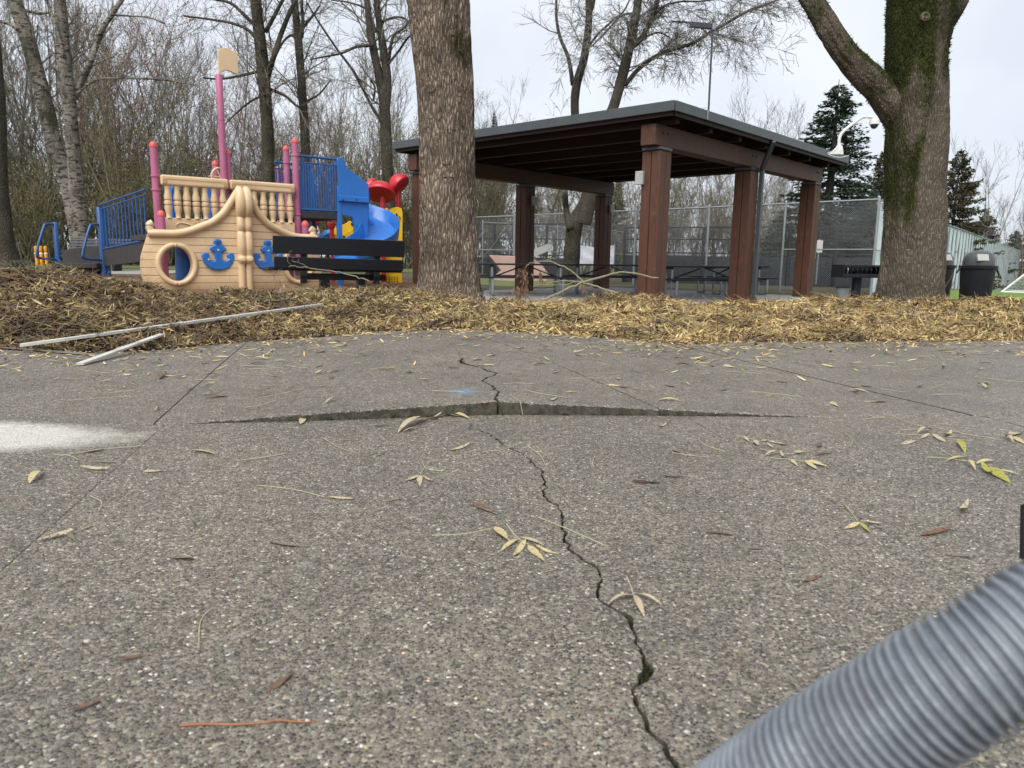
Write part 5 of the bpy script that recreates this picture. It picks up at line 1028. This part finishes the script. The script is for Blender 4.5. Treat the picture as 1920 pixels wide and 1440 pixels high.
bare_tree('birch_tree', 'straight birch trunk with mottled bark beside the leaning birch', 23, [[(158, 500, 34), (152, 440, 30), (146, 380, 26), (140, 310, 24), (134, 240, 23), (126, 160, 23), (118, 80, 22), (112, 0, 20), (104, -120, 16)]],
    [[(140, 185, 10), (155, 150, 11), (168, 118, 11), (180, 85, 10), (195, 50, 9), (215, 20, 8), (235, -10, 7)], [(145, 175, 4), (180, 150, 4), (240, 147, 3.5), (310, 150, 3), (370, 160, 2.5)], [(122, 110, 5), (105, 50, 5), (92, 10, 4), (80, -20, 3)], [(213, 28, 4), (245, 30, 3), (280, 33, 3), (310, 45, 2)], [(185, 82, 3), (200, 110, 3), (206, 140, 2)]], ob(), 37, mat='bark birch', mossy=lambda p, d, s: .28+.16*nse(p[0]*2, p[2]*1.5, 1), tw_per=.8)
root_tree = bare_tree('bare_tree', 'thick grey trunk with root flare beside the orange pegs', 24, [[(15, 505, 62), (10, 485, 46), (4, 440, 38), (0, 380, 32), (-4, 300, 30), (-6, 200, 28), (-15, 60, 24), (-25, -120, 19), (-38, -320, 12)]], [], ob(), 38, tw_per=3)
# roots
T = Tubes()
for k in range(7):
    a = at(15+k*6, 492, 23.6); b = at(20+k*9-8, 497, 23.0-.1*k); T.add([tuple(a), tuple((a+b)/2+Vector((0, 0, .02))), tuple(b-Vector((0, 0, .02)))], [.09, .06, .02], 6)
T.build('roots', M['bark grey'], root_tree)['kind'] = 'stuff'
# background wood: prototypes, then copies that share their meshes
def thicket(seed, H, stems, o, mat, bits, bcol, bsize=.055, spread=.32, r0=.05):
    rg = np.random.default_rng(seed); T = Tubes(); S = Tubes(); o = dict(o); o['ends'] = []
    for k in range(stems):
        a = rg.uniform(0, 6.28); d = np.array([math.cos(a)*spread, math.sin(a)*spread, 1.]); d /= np.linalg.norm(d); p0 = np.array([rg.normal(0, .35), rg.normal(0, .35), -.2]); L = H*rg.uniform(.7, 1.0)
        pts = [p0]; dd = d
        for i in range(6): dd = dd+rg.normal(0, .06, 3)+np.array([0, 0, .05]); dd /= np.linalg.norm(dd); pts.append(pts[-1]+dd*L/6)
        pts = np.array(pts); rad = np.linspace(r0*rg.uniform(.7, 1.3), .012, 7); S.add(pts, rad, 5)
        for c in range(o['n0']):
            u = rg.uniform(.12, 1)*6; i = min(int(u), 5); q = pts[i]+(pts[i+1]-pts[i])*(u-i); t = pts[i+1]-pts[i]; t /= np.linalg.norm(t); aa = np.cross(t, rg.normal(0, 1, 3)); aa /= np.linalg.norm(aa); an = rg.uniform(*o['ang'])
            grow(T, q, t*math.cos(an)+aa*math.sin(an), H*rg.uniform(.10, .24), .016, 2, o, rg)
    V, F = T.arrays(); sm = S.mesh('stems', M[mat]); tm = np_mesh('twigs', V, F, M[mat]); lm = None
    if bits: lv, lf, lc = leaf_bits(o['ends'], bsize, bcol, rg, bits); lm = np_mesh('leaves', lv, lf, M['foliage'], False, lc)
    return sm, tm, lm
OT = dict(wob=.16, up=.10, tip=.04, n=[4, 4], n0=10, ang=(.35, .95), len=(.4, .7), rr=.6, rmin=.0062)
OLI = [(.12, .11, .045), (.16, .135, .055), (.08, .085, .032), (.19, .13, .06)]; RED = [(.20, .105, .075), (.16, .085, .06), (.23, .14, .10), (.13, .09, .05)]; BRN = [(.17, .11, .055), (.20, .15, .08), (.12, .09, .04), (.09, .09, .035)]
OU = {**OT, 'up': .16, 'tip': .10, 'ang': (.25, .7), 'n0': 10}
PR_ = [thicket(51, 8.5, 8, OT, 'thin wood olive', 3000, OLI, .034), thicket(52, 10.5, 7, OT, 'thin wood red', 4600, RED, .036), thicket(53, 9.5, 6, OU, 'thin wood', 0, None), thicket(54, 7.0, 8, OT, 'thin wood', 2600, BRN, .034), thicket(55, 11, 5, OU, 'thin wood pale', 0, None, spread=.22), thicket(56, 5.0, 10, OT, 'thin wood olive', 3200, OLI, .040, .5)]
KL = ['olive leafed thicket tree', 'reddish brown leafed tree', 'bare grey many-stemmed tree', 'brown leafed thicket tree', 'tall pale bare many-stemmed tree', 'low dense olive shrub']
WHERE = [(-90, 'out past the thick grey trunk'), (60, 'beside the orange pegs'), (200, 'behind the two birches'), (330, 'behind the play ramp railing'), (460, 'behind the ship mast'), (560, 'behind the magenta tower posts'), (660, 'behind the blue slide'), (800, 'behind the red discs'), (960, 'just past the furrowed tree'), (1120, 'behind the white banner'), (1290, 'behind the pavilion corner post'), (1480, 'beyond the pavilion roof edge'), (1640, 'around the tall spruce'), (9999, 'beyond the windscreen fence')]
def wood(kind, x, D, s, where, grp, rg):
    where = next(w_ for lim, w_ in WHERE if x < lim)+(', farther back' if D > 37.5 and x < 800 or D > 56 else ', nearer' if D < 35 else '')
    p = at(x, 480, D); t = thing('thicket_tree' if kind != 5 else 'thicket_shrub', KL[kind]+' '+where, 'tree' if kind != 5 else 'shrub', (p.x, p.y, g1(p.x, p.y)-.05), float(rg.uniform(0, 6.28)), grp)
    sm, tm, lm = PR_[kind]; t.scale = (s*rg.uniform(.9, 1.1),)*2+(s,)
    link('stems', sm, t); link('crown', tm, t)
    if lm: link('leaves', lm, t)
rw = np.random.default_rng(77); W1 = 'the wood behind the playground'; GR1 = 'wood behind the playground'
for x, D, k, s in ((-60, 34, 2, 1.25), (10, 36, 2, 1.3), (60, 33, 0, 1.0), (95, 37, 4, 1.25), (130, 34, 2, 1.25), (175, 36, 0, 1.1), (205, 39, 4, 1.2), (235, 35, 1, 1.12), (275, 38, 1, 1.05), (300, 33, 0, .95), (262, 31, 0, .9), (215, 30, 5, .8), (60, 30, 5, .8), (330, 37, 3, .9), (372, 36, 4, 1.0), (395, 34, 0, .75), (350, 40, 2, 1.15), (430, 38, 4, 1.05), (445, 33, 1, .72), (475, 35, 3, .95), (515, 34, 3, .92), (548, 37, 1, .82), (590, 35, 3, .95), (625, 36, 0, .85), (600, 42, 2, 1.05), (650, 38, 4, .9), (668, 34, 3, .9), (705, 36, 0, .85), (740, 33, 3, .9), (772, 35, 0, .85), (765, 41, 2, 1.1), (690, 42, 2, 1.1), (640, 31, 5, .9), (710, 31, 5, .9), (770, 31, 5, .8), (560, 32, 5, .9), (480, 32, 5, .9), (400, 32, 5, .95), (320, 30, 5, .8), (275, 31, 5, .9), (100, 34, 5, 1.1), (20, 34, 5, 1.0), (182, 34, 5, 1.1), (530, 40, 2, .95), (20, 40, 4, 1.4), (140, 41, 2, 1.5), (250, 42, 2, 1.4), (300, 42, 4, 1.1), (-130, 35, 0, 1.1), (-210, 37, 2, 1.3), (-290, 36, 1, 1.1), (-380, 38, 2, 1.3), (-470, 37, 0, 1.2), (-560, 40, 4, 1.3), (-170, 31, 5, 1.0), (-330, 32, 5, 1.1)): wood(k, x, D, s, W1, GR1, rw)
W2 = 'the trees beyond the ball court'; GR2 = 'trees beyond the ball court'
for x, D, k, s in ((815, 40, 3, .9), (860, 42, 0, .9), (905, 41, 0, .95), (950, 43, 3, .95), (995, 44, 0, .9), (1040, 45, 3, .95), (1100, 47, 0, .95), (1160, 48, 3, .9), (1215, 50, 0, .95), (1270, 52, 3, .95), (905, 55, 4, 1.15), (960, 60, 2, 1.05), (1300, 58, 4, .95), (1345, 60, 4, 1.08), (1385, 60, 4, 1.15), (1425, 62, 4, 1.2), (1462, 66, 4, 1.15), (1490, 68, 2, 1.1), (1330, 54, 0, .75), (1380, 56, 3, .75), (1440, 57, 0, .7), (1500, 58, 3, .7), (1560, 58, 0, .75), (1255, 62, 2, 1.0), (880, 46, 0, 1.0), (935, 47, 3, 1.1), (1020, 48, 0, 1.05), (1075, 50, 3, 1.1), (1130, 51, 0, 1.0), (1195, 53, 3, 1.1), (1240, 54, 0, 1.05), (1310, 53, 3, 1.0), (1360, 55, 0, 1.0), (1415, 54, 3, .95), (1480, 55, 0, .9), (1530, 56, 3, .9), (1835, 70, 4, 1.25), (1915, 84, 2, 1.1), (1950, 90, 4, 1.15)): wood(k, x, D, s, W2, GR2, rw)
# conifers
def conifer_mesh(seed, H, R0, cols, dens=1.0, droop=.25):
    rg = np.random.default_rng(seed); S = Tubes(); S.add([(0, 0, -.2), (0, 0, H*.5), (0, 0, H)], [H*.018, H*.012, .01], 7); pts = []; ds = []; B = Tubes()
    nw = int(H*4.2)
    for i in range(nw):
        u = (i+.5)/nw; z = H*(.06+.92*u); L = R0*(1-u)**.85*rg.uniform(.75, 1.15)+.12; nb = int(rg.integers(7, 11))
        for k in range(nb):
            a = rg.uniform(0, 6.28); Lk = L*rg.uniform(.6, 1.12); d = np.array([math.cos(a), math.sin(a), 0]); up = .25-.35*(1-u)
            e = [np.array([0, 0, z])+d*Lk*v+np.array([0, 0, Lk*(up*v-droop*v*v+.18*v**4)]) for v in (0, .35, .7, 1)]
            B.add(e, [.03*(1-u)+.012, .02*(1-u)+.01, .012, .005], 3)
            m = int(Lk*26*dens)+4; vv = rg.uniform(.12, 1, m)**.8; q = np.array([np.interp(vv, [0, .35, .7, 1], [p[c] for p in e]) for c in range(3)]).T
            sd = np.array([-d[1], d[0], 0]); q += sd*rg.normal(0, .10+.10*Lk*.5, (m, 1))*(1-vv[:, None]*.6); q[:, 2] -= np.abs(rg.normal(0, .08, m)); pts.append(q); ds.append(np.broadcast_to(d, q.shape))
    P = np.concatenate(pts); Dd = np.concatenate(ds)+rg.normal(0, .5, P.shape)+np.array([0, 0, -.25]); Dd /= np.linalg.norm(Dd, axis=1, keepdims=True); m = len(P)
    s2 = np.cross(Dd, rg.normal(0, 1, (m, 3))); s2 /= np.linalg.norm(s2, axis=1, keepdims=True); ln = rg.uniform(.10, .26, (m, 1)); wd = rg.uniform(.03, .06, (m, 1))
    V = np.stack([P, P+Dd*ln*.5+s2*wd, P+Dd*ln, P+Dd*ln*.5-s2*wd], 1).reshape(-1, 3); F = np.arange(m*4).reshape(-1, 4); col = np.repeat(np.array(cols)[rg.integers(0, len(cols), m)]*rg.uniform(.6, 1.4, (m, 1)), 4, 0)
    return S.mesh('trunk', M['bark grey']), B.mesh('branches', M['thin wood']), np_mesh('needles', V, F, M['foliage'], False, col)
SPR = [(.032, .050, .030), (.022, .038, .024), (.050, .068, .042)]; CED = [(.045, .052, .022), (.06, .055, .03), (.03, .038, .016), (.085, .06, .035)]
CM = [conifer_mesh(81, 12, 3.2, SPR, 1.25), conifer_mesh(82, 9, 3.2, CED, 1.6, .15)]
def conifer(kind, label, x, ytop, D, s=None, wx=1.0):
    p = at(x, 480, D); z0 = g1(p.x, p.y); h = at(x, ytop, D).z-z0; sc_ = h/(12 if kind == 0 else 9)
    t = thing('conifer', label, 'tree', (p.x, p.y, z0), x*.37); t.scale = (sc_*wx, sc_*wx, sc_)
    for n_, m_ in zip(('trunk', 'branches', 'needles'), CM[kind]):
        o_ = link(n_, m_, t)
        if n_ != 'trunk': o_['kind'] = 'stuff'
conifer(0, 'tall dark blue-green spruce between the pavilion roof and the mossy tree', 1546, 148, 46, wx=1.6)
conifer(1, 'brownish cedar peeking out on the bin side of the mossy trunk', 1780, 275, 46, wx=.95); conifer(1, 'broad brown-green cedar close behind the mossy trunk on the grill side', 1640, 278, 50, wx=.9)
conifer(1, 'low cedar behind the windscreen fence beyond the tall cedar', 1842, 392, 78, wx=1.1); conifer(1, 'small dark conifer at the far end of the windscreen fence', 1900, 430, 120, wx=1.3)
conifer(0, 'small conifer showing just over the pavilion roof beside the furrowed tree', 925, 205, 64, wx=.45); conifer(0, 'dark conifer seen through the pavilion behind its middle rear post', 1155, 330, 50, wx=.95)
conifer(1, 'dark evergreen behind the pavilion near the downspout', 1455, 400, 52, wx=1.3); conifer(1, 'dark evergreen seen between the last pavilion post and the fence corner', 1605, 375, 50, wx=1.3)
conifer(1, 'dark evergreen deep in the wood left of the birches', 60, 320, 38, wx=1.1); conifer(1, 'dark evergreen in the wood behind the ramp railing', 262, 290, 37, wx=1.0)
# a house far behind
q = at(788, 500, 52); hs = thing('far_house', 'pale blue-white house glimpsed between the bench and the furrowed tree', 'house', (q.x, q.y, .1), R_(12))
MB().box((0, 2, 1.3), (5.5, 4, 2.6)).build('wall', M['house wall'], hs)
MB().prism([(-3.0, 2.6), (3.0, 2.6), (0, 4.1)], -.3, 4.3).build('roof', M['roof metal'], hs)
for x in (-1.9, -.7, .9, 2.0):
    wn = MB().box((x, -.03, 1.35), (.8, .06, 1.3)).build('window', M['white paint'], hs); MB().box((x, -.07, 1.35), (.62, .03, 1.1)).build('pane', M['glass dark'], wn)

# ---------------------------------------------------------------- fallen leaves and sprigs on the pavement
def leaf_mesh(curl, fold, twist, wr, mat):
    n = 9; V = []; F = []
    for i in range(n):
        u = i/(n-1); hw = wr*.5*(math.sin(math.pi*min(u**.8, 1))**.8)+.0008; z = curl*(u-.5)**2*1.0-curl*.08; a = twist*(u-.5)
        for s in (-1, 0, 1): V.append((u-.5, s*hw*math.cos(a), z+abs(s)*hw*fold+s*hw*math.sin(a)))
    zmin = min(v[2] for v in V); V = [(x, y, z-zmin) for x, y, z in V]
    for i in range(n-1):
        o = i*3; F += [(o, o+3, o+4, o+1), (o+1, o+4, o+5, o+2)]
    return np_mesh('leaf', V, np.array(F), M['leaf '+mat], True)
LSH = [(.25, .5, .3, .20), (-.22, .3, -.4, .18), (.6, .7, .8, .15), (.12, .4, -1.2, .22), (-.5, .6, .5, .16)]
LM = {k: [leaf_mesh(*sh, k) for sh in LSH] for k in LC}
rl = np.random.default_rng(99)
def surf(x, y):
    Y0 = float(ystep(x)); return float(heave(x, y)) if y > Y0 else 0.0
def place_leaf(base, tip, col, parent=None, sh=None, lift=.002, name='fallen_leaf'):
    b, t = Vector(base), Vector(tip); d = t-b; L = max(d.length, .02); c = (b+t)/2
    o = link(name, LM[col][rl.integers(0, 5) if sh is None else sh], parent, c+Vector((0, 0, lift)), (rl.normal(0, .12), -math.asin(max(-1, min(1, d.z/L)))+rl.normal(0, .04), math.atan2(d.y, d.x)))
    wv = rl.uniform(.8, 1.15); o.scale = (L, L*wv, L*rl.uniform(.5, 1)); return o
def on(x, y):
    p = gz(x, y, 0); 
    for _ in range(4): p = gz(x, y, surf(p.x, p.y))
    return p
CN = dict(yellow='yellow', straw='straw coloured', brown='brown', red='red-brown', dark='dark shrivelled', green='yellow-green', grey='faded grey')
singles = [(55, 908, 82, 885, 'yellow', 'yellow willow leaf standing on edge beside the chalky white patch'), (150, 879, 210, 883, 'straw', 'long straw coloured leaf lying below the white patch'), (175, 868, 222, 868, 'grey', 'faded grey leaf just below the white patch edge'), (268, 886, 312, 884, 'straw', 'small straw leaf beside the left slab joint'),
    (885, 945, 935, 968, 'brown', 'brown leaf lying above the six-leaved sprig'), (1185, 905, 1240, 907, 'dark', 'dark narrow leaf with a curled tail, lower of a pair'), (1235, 894, 1287, 898, 'dark', 'dark narrow leaf, upper of a pair right of the crack'), (1500, 1097, 1545, 1081, 'red', 'curled red-brown leaf above the hose'),
    (215, 1240, 282, 1230, 'brown', 'narrow brown leaf below the pale bent stem'), (125, 1340, 200, 1312, 'brown', 'flat brown leaf near the red twig'), (1320, 1000, 1380, 1006, 'brown', 'brown leaf right of the crack level with the sprig'), (1385, 1027, 1435, 1033, 'grey', 'faded leaf just below the brown one right of the crack'),
    (1770, 1040, 1830, 1048, 'grey', 'faded pinkish leaf over the far end of the hose'), (1725, 1005, 1790, 992, 'red', 'orange-brown leaf over the hose beside a faded one'), (720, 942, 762, 936, 'grey', 'small faded leaf below the three-leaved sprig'), (358, 845, 405, 853, 'straw', 'tan leaf right of the white patch'), (563, 797, 571, 783, 'yellow', 'yellow leaf hanging under the raised slab lip'), (755, 810, 785, 803, 'straw', 'straw leaf before the lip near the crack'), (1800, 965, 1815, 945, 'straw', 'pale little leaf standing on edge near the hose'), (1235, 803, 1250, 797, 'straw', 'pale leaf on the near slab under the lip'), (700, 800, 735, 797, 'brown', 'brown leaf at the foot of the lip left of the crack'), (480, 742, 520, 738, 'brown', 'brown leaf behind the lip on the far slab'), (298, 712, 312, 699, 'brown', 'upright brown leaf on the far slab by the white strip'), (785, 712, 812, 712, 'yellow', 'mustard yellow leaf left of the far crack'), (860, 1352, 840, 1358, 'grey', 'tiny faded leaf right of the red twig')]
for (x0, y0, x1, y1, c, lb) in singles: tag(place_leaf(on(x0, y0), on(x1, y1), c), lb, 'leaf', 'fallen leaves on the pavement')
def stem_obj(pp, r0, r1, mat, label=None, name='straw_stalk', parent=None, lift=.003, cat='stem', group=None):
    P = smooth_path([tuple(on(x, y)+Vector((0, 0, lift))) for x, y in pp], 6); o = MB().tube(P, np.linspace(r0, r1, len(P)), 6).build(name, M[mat], parent, smooth=True)
    if label: tag(o, label, cat, group)
    return o
stem_obj([(337, 1364), (380, 1361), (440, 1362), (500, 1358), (520, 1354), (560, 1357), (593, 1357)], .0020, .0009, 'twig red', 'thin red-brown twig lying on the near slab', 'red_twig', None, .003, 'twig')
stem_obj([(373, 1217), (374, 1180), (380, 1160), (397, 1144)], .0011, .0009, 'twig pale', 'pale bent leaf stem standing alone on the near slab', cat='stem')
for pp, lb in (([(810, 1006), (870, 1003), (925, 992)], 'pale straight stem reaching the six-leaved sprig'), ([(605, 822), (635, 840), (668, 850)], 'pale curved stem below the lip'), ([(100, 853), (130, 856), (147, 863)], 'hooked pale stem on the edge of the white patch'), ([(130, 752), (180, 748), (245, 744)], 'long pale stem on the far slab above the white patch'), ([(240, 724), (170, 745), (140, 756)], 'crossing pale stem above the white patch'), ([(905, 848), (940, 845), (975, 832)], 'pale stem lying across the crack'), ([(830, 885), (800, 880), (790, 862)], 'curled stem above the three-leaved sprig'), ([(1260, 850), (1300, 856), (1330, 858)], 'thin stem right of the crack')):
    stem_obj(pp, .0013, .0009, 'twig pale', lb)
def sprig(label, stem, leaves):
    c = on(*stem[len(stem)//2]); t = thing('leaf_sprig', label, 'sprig', (0, 0, 0), 0, 'leafy sprigs on the pavement')
    stem_obj(stem, .0014, .001, 'twig pale', None, 'stem', t)
    for (x0, y0, x1, y1, c_) in leaves: place_leaf(on(x0, y0)+Vector((0, 0, .004)), on(x1, y1), c_, t, None, .002, 'leaf')
sprig('six-leaved yellow willow sprig left of the crack', [(950, 985), (968, 1008), (985, 1020), (1000, 1031)], [(927, 992, 957, 1022, 'yellow'), (972, 1014, 938, 1036, 'yellow'), (985, 1022, 960, 1050, 'yellow'), (990, 1026, 1021, 1058, 'yellow'), (975, 1012, 1024, 1026, 'straw'), (1003, 1030, 1047, 1044, 'yellow')])
sprig('three-leaved straw sprig touching the crack', [(1175, 1084), (1182, 1100), (1188, 1120)], [(1188, 1121, 1138, 1141, 'straw'), (1189, 1121, 1209, 1161, 'straw'), (1191, 1120, 1242, 1139, 'straw')])
sprig('three-leaved straw sprig between white patch and crack', [(805, 868), (795, 880), (786, 896)], [(786, 896, 757, 905, 'straw'), (790, 897, 813, 906, 'yellow'), (787, 897, 786, 913, 'straw')])
sprig('yellow sprig on the near slab above the hose', [(1583, 947), (1600, 968), (1611, 985)], [(1610, 985, 1582, 995, 'yellow'), (1612, 985, 1632, 1001, 'green'), (1613, 983, 1655, 983, 'straw')])
sprig('straw sprig with a stem curving down from the dark leaf tip', [(1380, 817), (1410, 825), (1445, 838)], [(1395, 822, 1405, 830, 'straw'), (1415, 827, 1420, 838, 'straw'), (1438, 834, 1450, 842, 'straw'), (1428, 830, 1440, 826, 'straw')])
sprig('straw sprig with two spread leaves beyond the hose', [(1425, 843), (1470, 852), (1518, 848)], [(1462, 851, 1433, 857, 'straw'), (1463, 851, 1470, 863, 'straw'), (1490, 852, 1510, 846, 'straw')])
sprig('yellow sprig of four leaves below the straw sprig', [(1443, 860), (1490, 864), (1550, 874)], [(1483, 865, 1495, 876, 'yellow'), (1510, 867, 1532, 883, 'yellow'), (1515, 867, 1556, 878, 'yellow'), (1500, 866, 1530, 865, 'straw')])
sprig('large straw sprig with many leaves near the right slab joint', [(1680, 815), (1735, 818), (1780, 824), (1822, 828)], [(1720, 816, 1748, 808, 'straw'), (1742, 818, 1725, 823, 'straw'), (1748, 819, 1775, 831, 'straw'), (1775, 822, 1800, 822, 'straw'), (1795, 830, 1810, 850, 'green'), (1770, 822, 1785, 813, 'yellow')])
sprig('green-yellow sprig of broad leaves at the right side', [(1765, 846), (1800, 862), (1845, 872), (1890, 890)], [(1810, 868, 1830, 882, 'yellow'), (1830, 872, 1865, 866, 'yellow'), (1840, 876, 1862, 895, 'green'), (1855, 882, 1895, 906, 'green'), (1870, 884, 1915, 893, 'yellow'), (1845, 873, 1880, 878, 'straw')])
sprig('straw sprig at the far right above the green-yellow one', [(1862, 815), (1890, 820), (1925, 828)], [(1885, 820, 1900, 832, 'straw'), (1890, 819, 1918, 812, 'straw'), (1900, 823, 1925, 835, 'yellow')])
sprig('faded sprig near the left slab joint on the near slab', [(170, 988), (140, 1000), (110, 1008)], [(140, 1000, 70, 1016, 'straw'), (128, 1004, 140, 1016, 'grey'), (112, 1008, 85, 1003, 'grey')])
sprig('straw sprig leaning on the lip at the crack', [(770, 790), (830, 780), (860, 770)], [(830, 780, 800, 790, 'straw'), (800, 786, 745, 812, 'straw'), (835, 779, 868, 783, 'straw'), (850, 776, 880, 786, 'yellow')])
# many more, drifting out from the bank
cnt = 0
def drift(n, xr, yr, wcol, stemp, seed, pw=1.0):
    global cnt
    r = np.random.default_rng(seed)
    for k in range(n):
        x = r.uniform(*xr); y = yr[0]+(yr[1]-yr[0])*r.random()**pw; p = on(x, y); L = r.uniform(.05, .115); a = r.uniform(0, 6.283); cnt += 1
        if r.random() < stemp:
            d = Vector((math.cos(a), math.sin(a), 0))*L*1.1; q = Vector((-d.y, d.x, 0))*r.uniform(-.25, .25)
            P = smooth_path([p-d, p+q, p+d], 4); P[:, 2] = [surf(u[0], u[1])+.004 for u in P]
            o = MB().tube(P, .0012, 4).build('straw_stalk', M['twig pale'], smooth=True); tag(o, 'pale bare leaf stem drifted onto the pavement from the leaf bank', 'stem', 'bare stems drifted from the bank')
        else:
            c = list(LC)[r.choice(7, p=wcol)]; d = Vector((math.cos(a), math.sin(a), 0))*L/2
            o = place_leaf(p-d, p+d, c); tag(o, CN[c]+' leaf drifted onto the pavement from the leaf bank', 'leaf', CN[c]+' leaves drifted from the bank')
WA = [.22, .34, .14, .05, .10, .05, .10]
drift(62, (960, 1900), (638, 690), WA, .28, 5, .9); drift(38, (960, 1900), (690, 770), WA, .36, 6); drift(34, (480, 950), (630, 700), WA, .4, 7); drift(22, (20, 860), (680, 770), WA, .5, 8); drift(16, (1000, 1900), (785, 870), WA, .5, 9); drift(7, (60, 900), (810, 960), [.1, .3, .15, .05, .1, 0, .3], .5, 10); drift(4, (200, 1500), (960, 1300), [.03, .2, .2, .1, .1, 0, .37], .2, 12)
def litter(n, seed):
    r = np.random.default_rng(seed); p = r.uniform(-.9, .95, n); yf = np.interp(p, FPH, FYD); dist = r.exponential(.42, n); keep = r.random(n) < np.where(p < -.35, .4, 1); p, dist, yf = p[keep], dist[keep], yf[keep]; n = len(p)
    Y = np.maximum(yf+.10-dist, 3.4); X = p*Y; nrm = np.stack([r.normal(0, .18, n), r.normal(0, .18, n), np.ones(n)], -1); nrm /= np.linalg.norm(nrm, axis=1, keepdims=True)
    idx = r.choice(9, n, p=WR/WR.sum()); col = PAL[idx]*r.uniform(.8, 1.2, (n, 1))
    return np.stack([X, Y, heave(X, Y)+.006], -1), nrm, r.uniform(0, 6.283, n), r.uniform(.04, .10, n), r.uniform(.006, .014, n), col, np.abs(r.normal(0, .006, n))
lt = leaf_cloud(*litter(3800, 61), 'leaf_litter', None); tag(lt, 'thin scatter of straw leaves along the foot of the leaf bank', 'leaves', kind='stuff')

# ---------------------------------------------------------------- the vacuum hose in the foreground
def camp(x, y, depth): d = CAMR.to_3x3() @ Vector(((x-960)/FPX, -(y-720)/FPX, -1)); return Vector((0, 0, EYE))+d*depth
hp = [camp(900, 1850, .66), camp(1130, 1690, .62), camp(1340, 1545, .565), camp(1500, 1440, .515), camp(1700, 1327, .475), camp(1850, 1242, .455), camp(2050, 1145, .445), camp(2300, 1120, .45), camp(2600, 1140, .50), camp(2850, 1280, .60)]
e0 = hp[0]; e1 = hp[-1]
hp = [Vector((e0.x-.12, e0.y+.02, .04)), Vector((e0.x-.05, e0.y+.01, max(.06, e0.z*.55)))]+hp+[Vector((e1.x+.10, e1.y+.05, .10)), Vector((e1.x+.30, e1.y+.12, .04))]
P = smooth_path([tuple(p) for p in hp], 12); L = np.r_[0, np.cumsum(np.linalg.norm(np.diff(P, axis=0), axis=1))]
pit = .0071; n = int(L[-1]/pit*9); S = np.linspace(0, L[-1], n); Q = np.stack([np.interp(S, L, P[:, k]) for k in range(3)], -1)
fr = (S/pit) % 1.0; rad = .0366+.0030*np.clip(1.25*np.cos(2*np.pi*fr)+.25, -.6, 1)
hose = MB().tube(Q, rad, 40).build('vacuum_hose', M['hose plastic'], smooth=False); hose.data.polygons.foreach_set('use_smooth', np.ones(len(hose.data.polygons), bool))
tag(hose, 'grey corrugated vacuum hose arching across the near slab', 'hose')
gh = thing('machine_handle', 'black rubber machine grip standing at the pavement edge above the hose', 'handle', (0, 0, 0))
c0 = camp(1934, 950, 1.25); c1 = camp(1933, 1048, 1.22); MB().tube([c0, c1], .016, 14).build('grip', M['black rubber'], gh, smooth=True)
MB().tube(smooth_path([tuple(c1), (c1.x+.06, c1.y, c1.z*.75), (c1.x+.16, c1.y+.02, .02)], 6), .010, 10).build('bar', M['black metal'], gh, smooth=True)
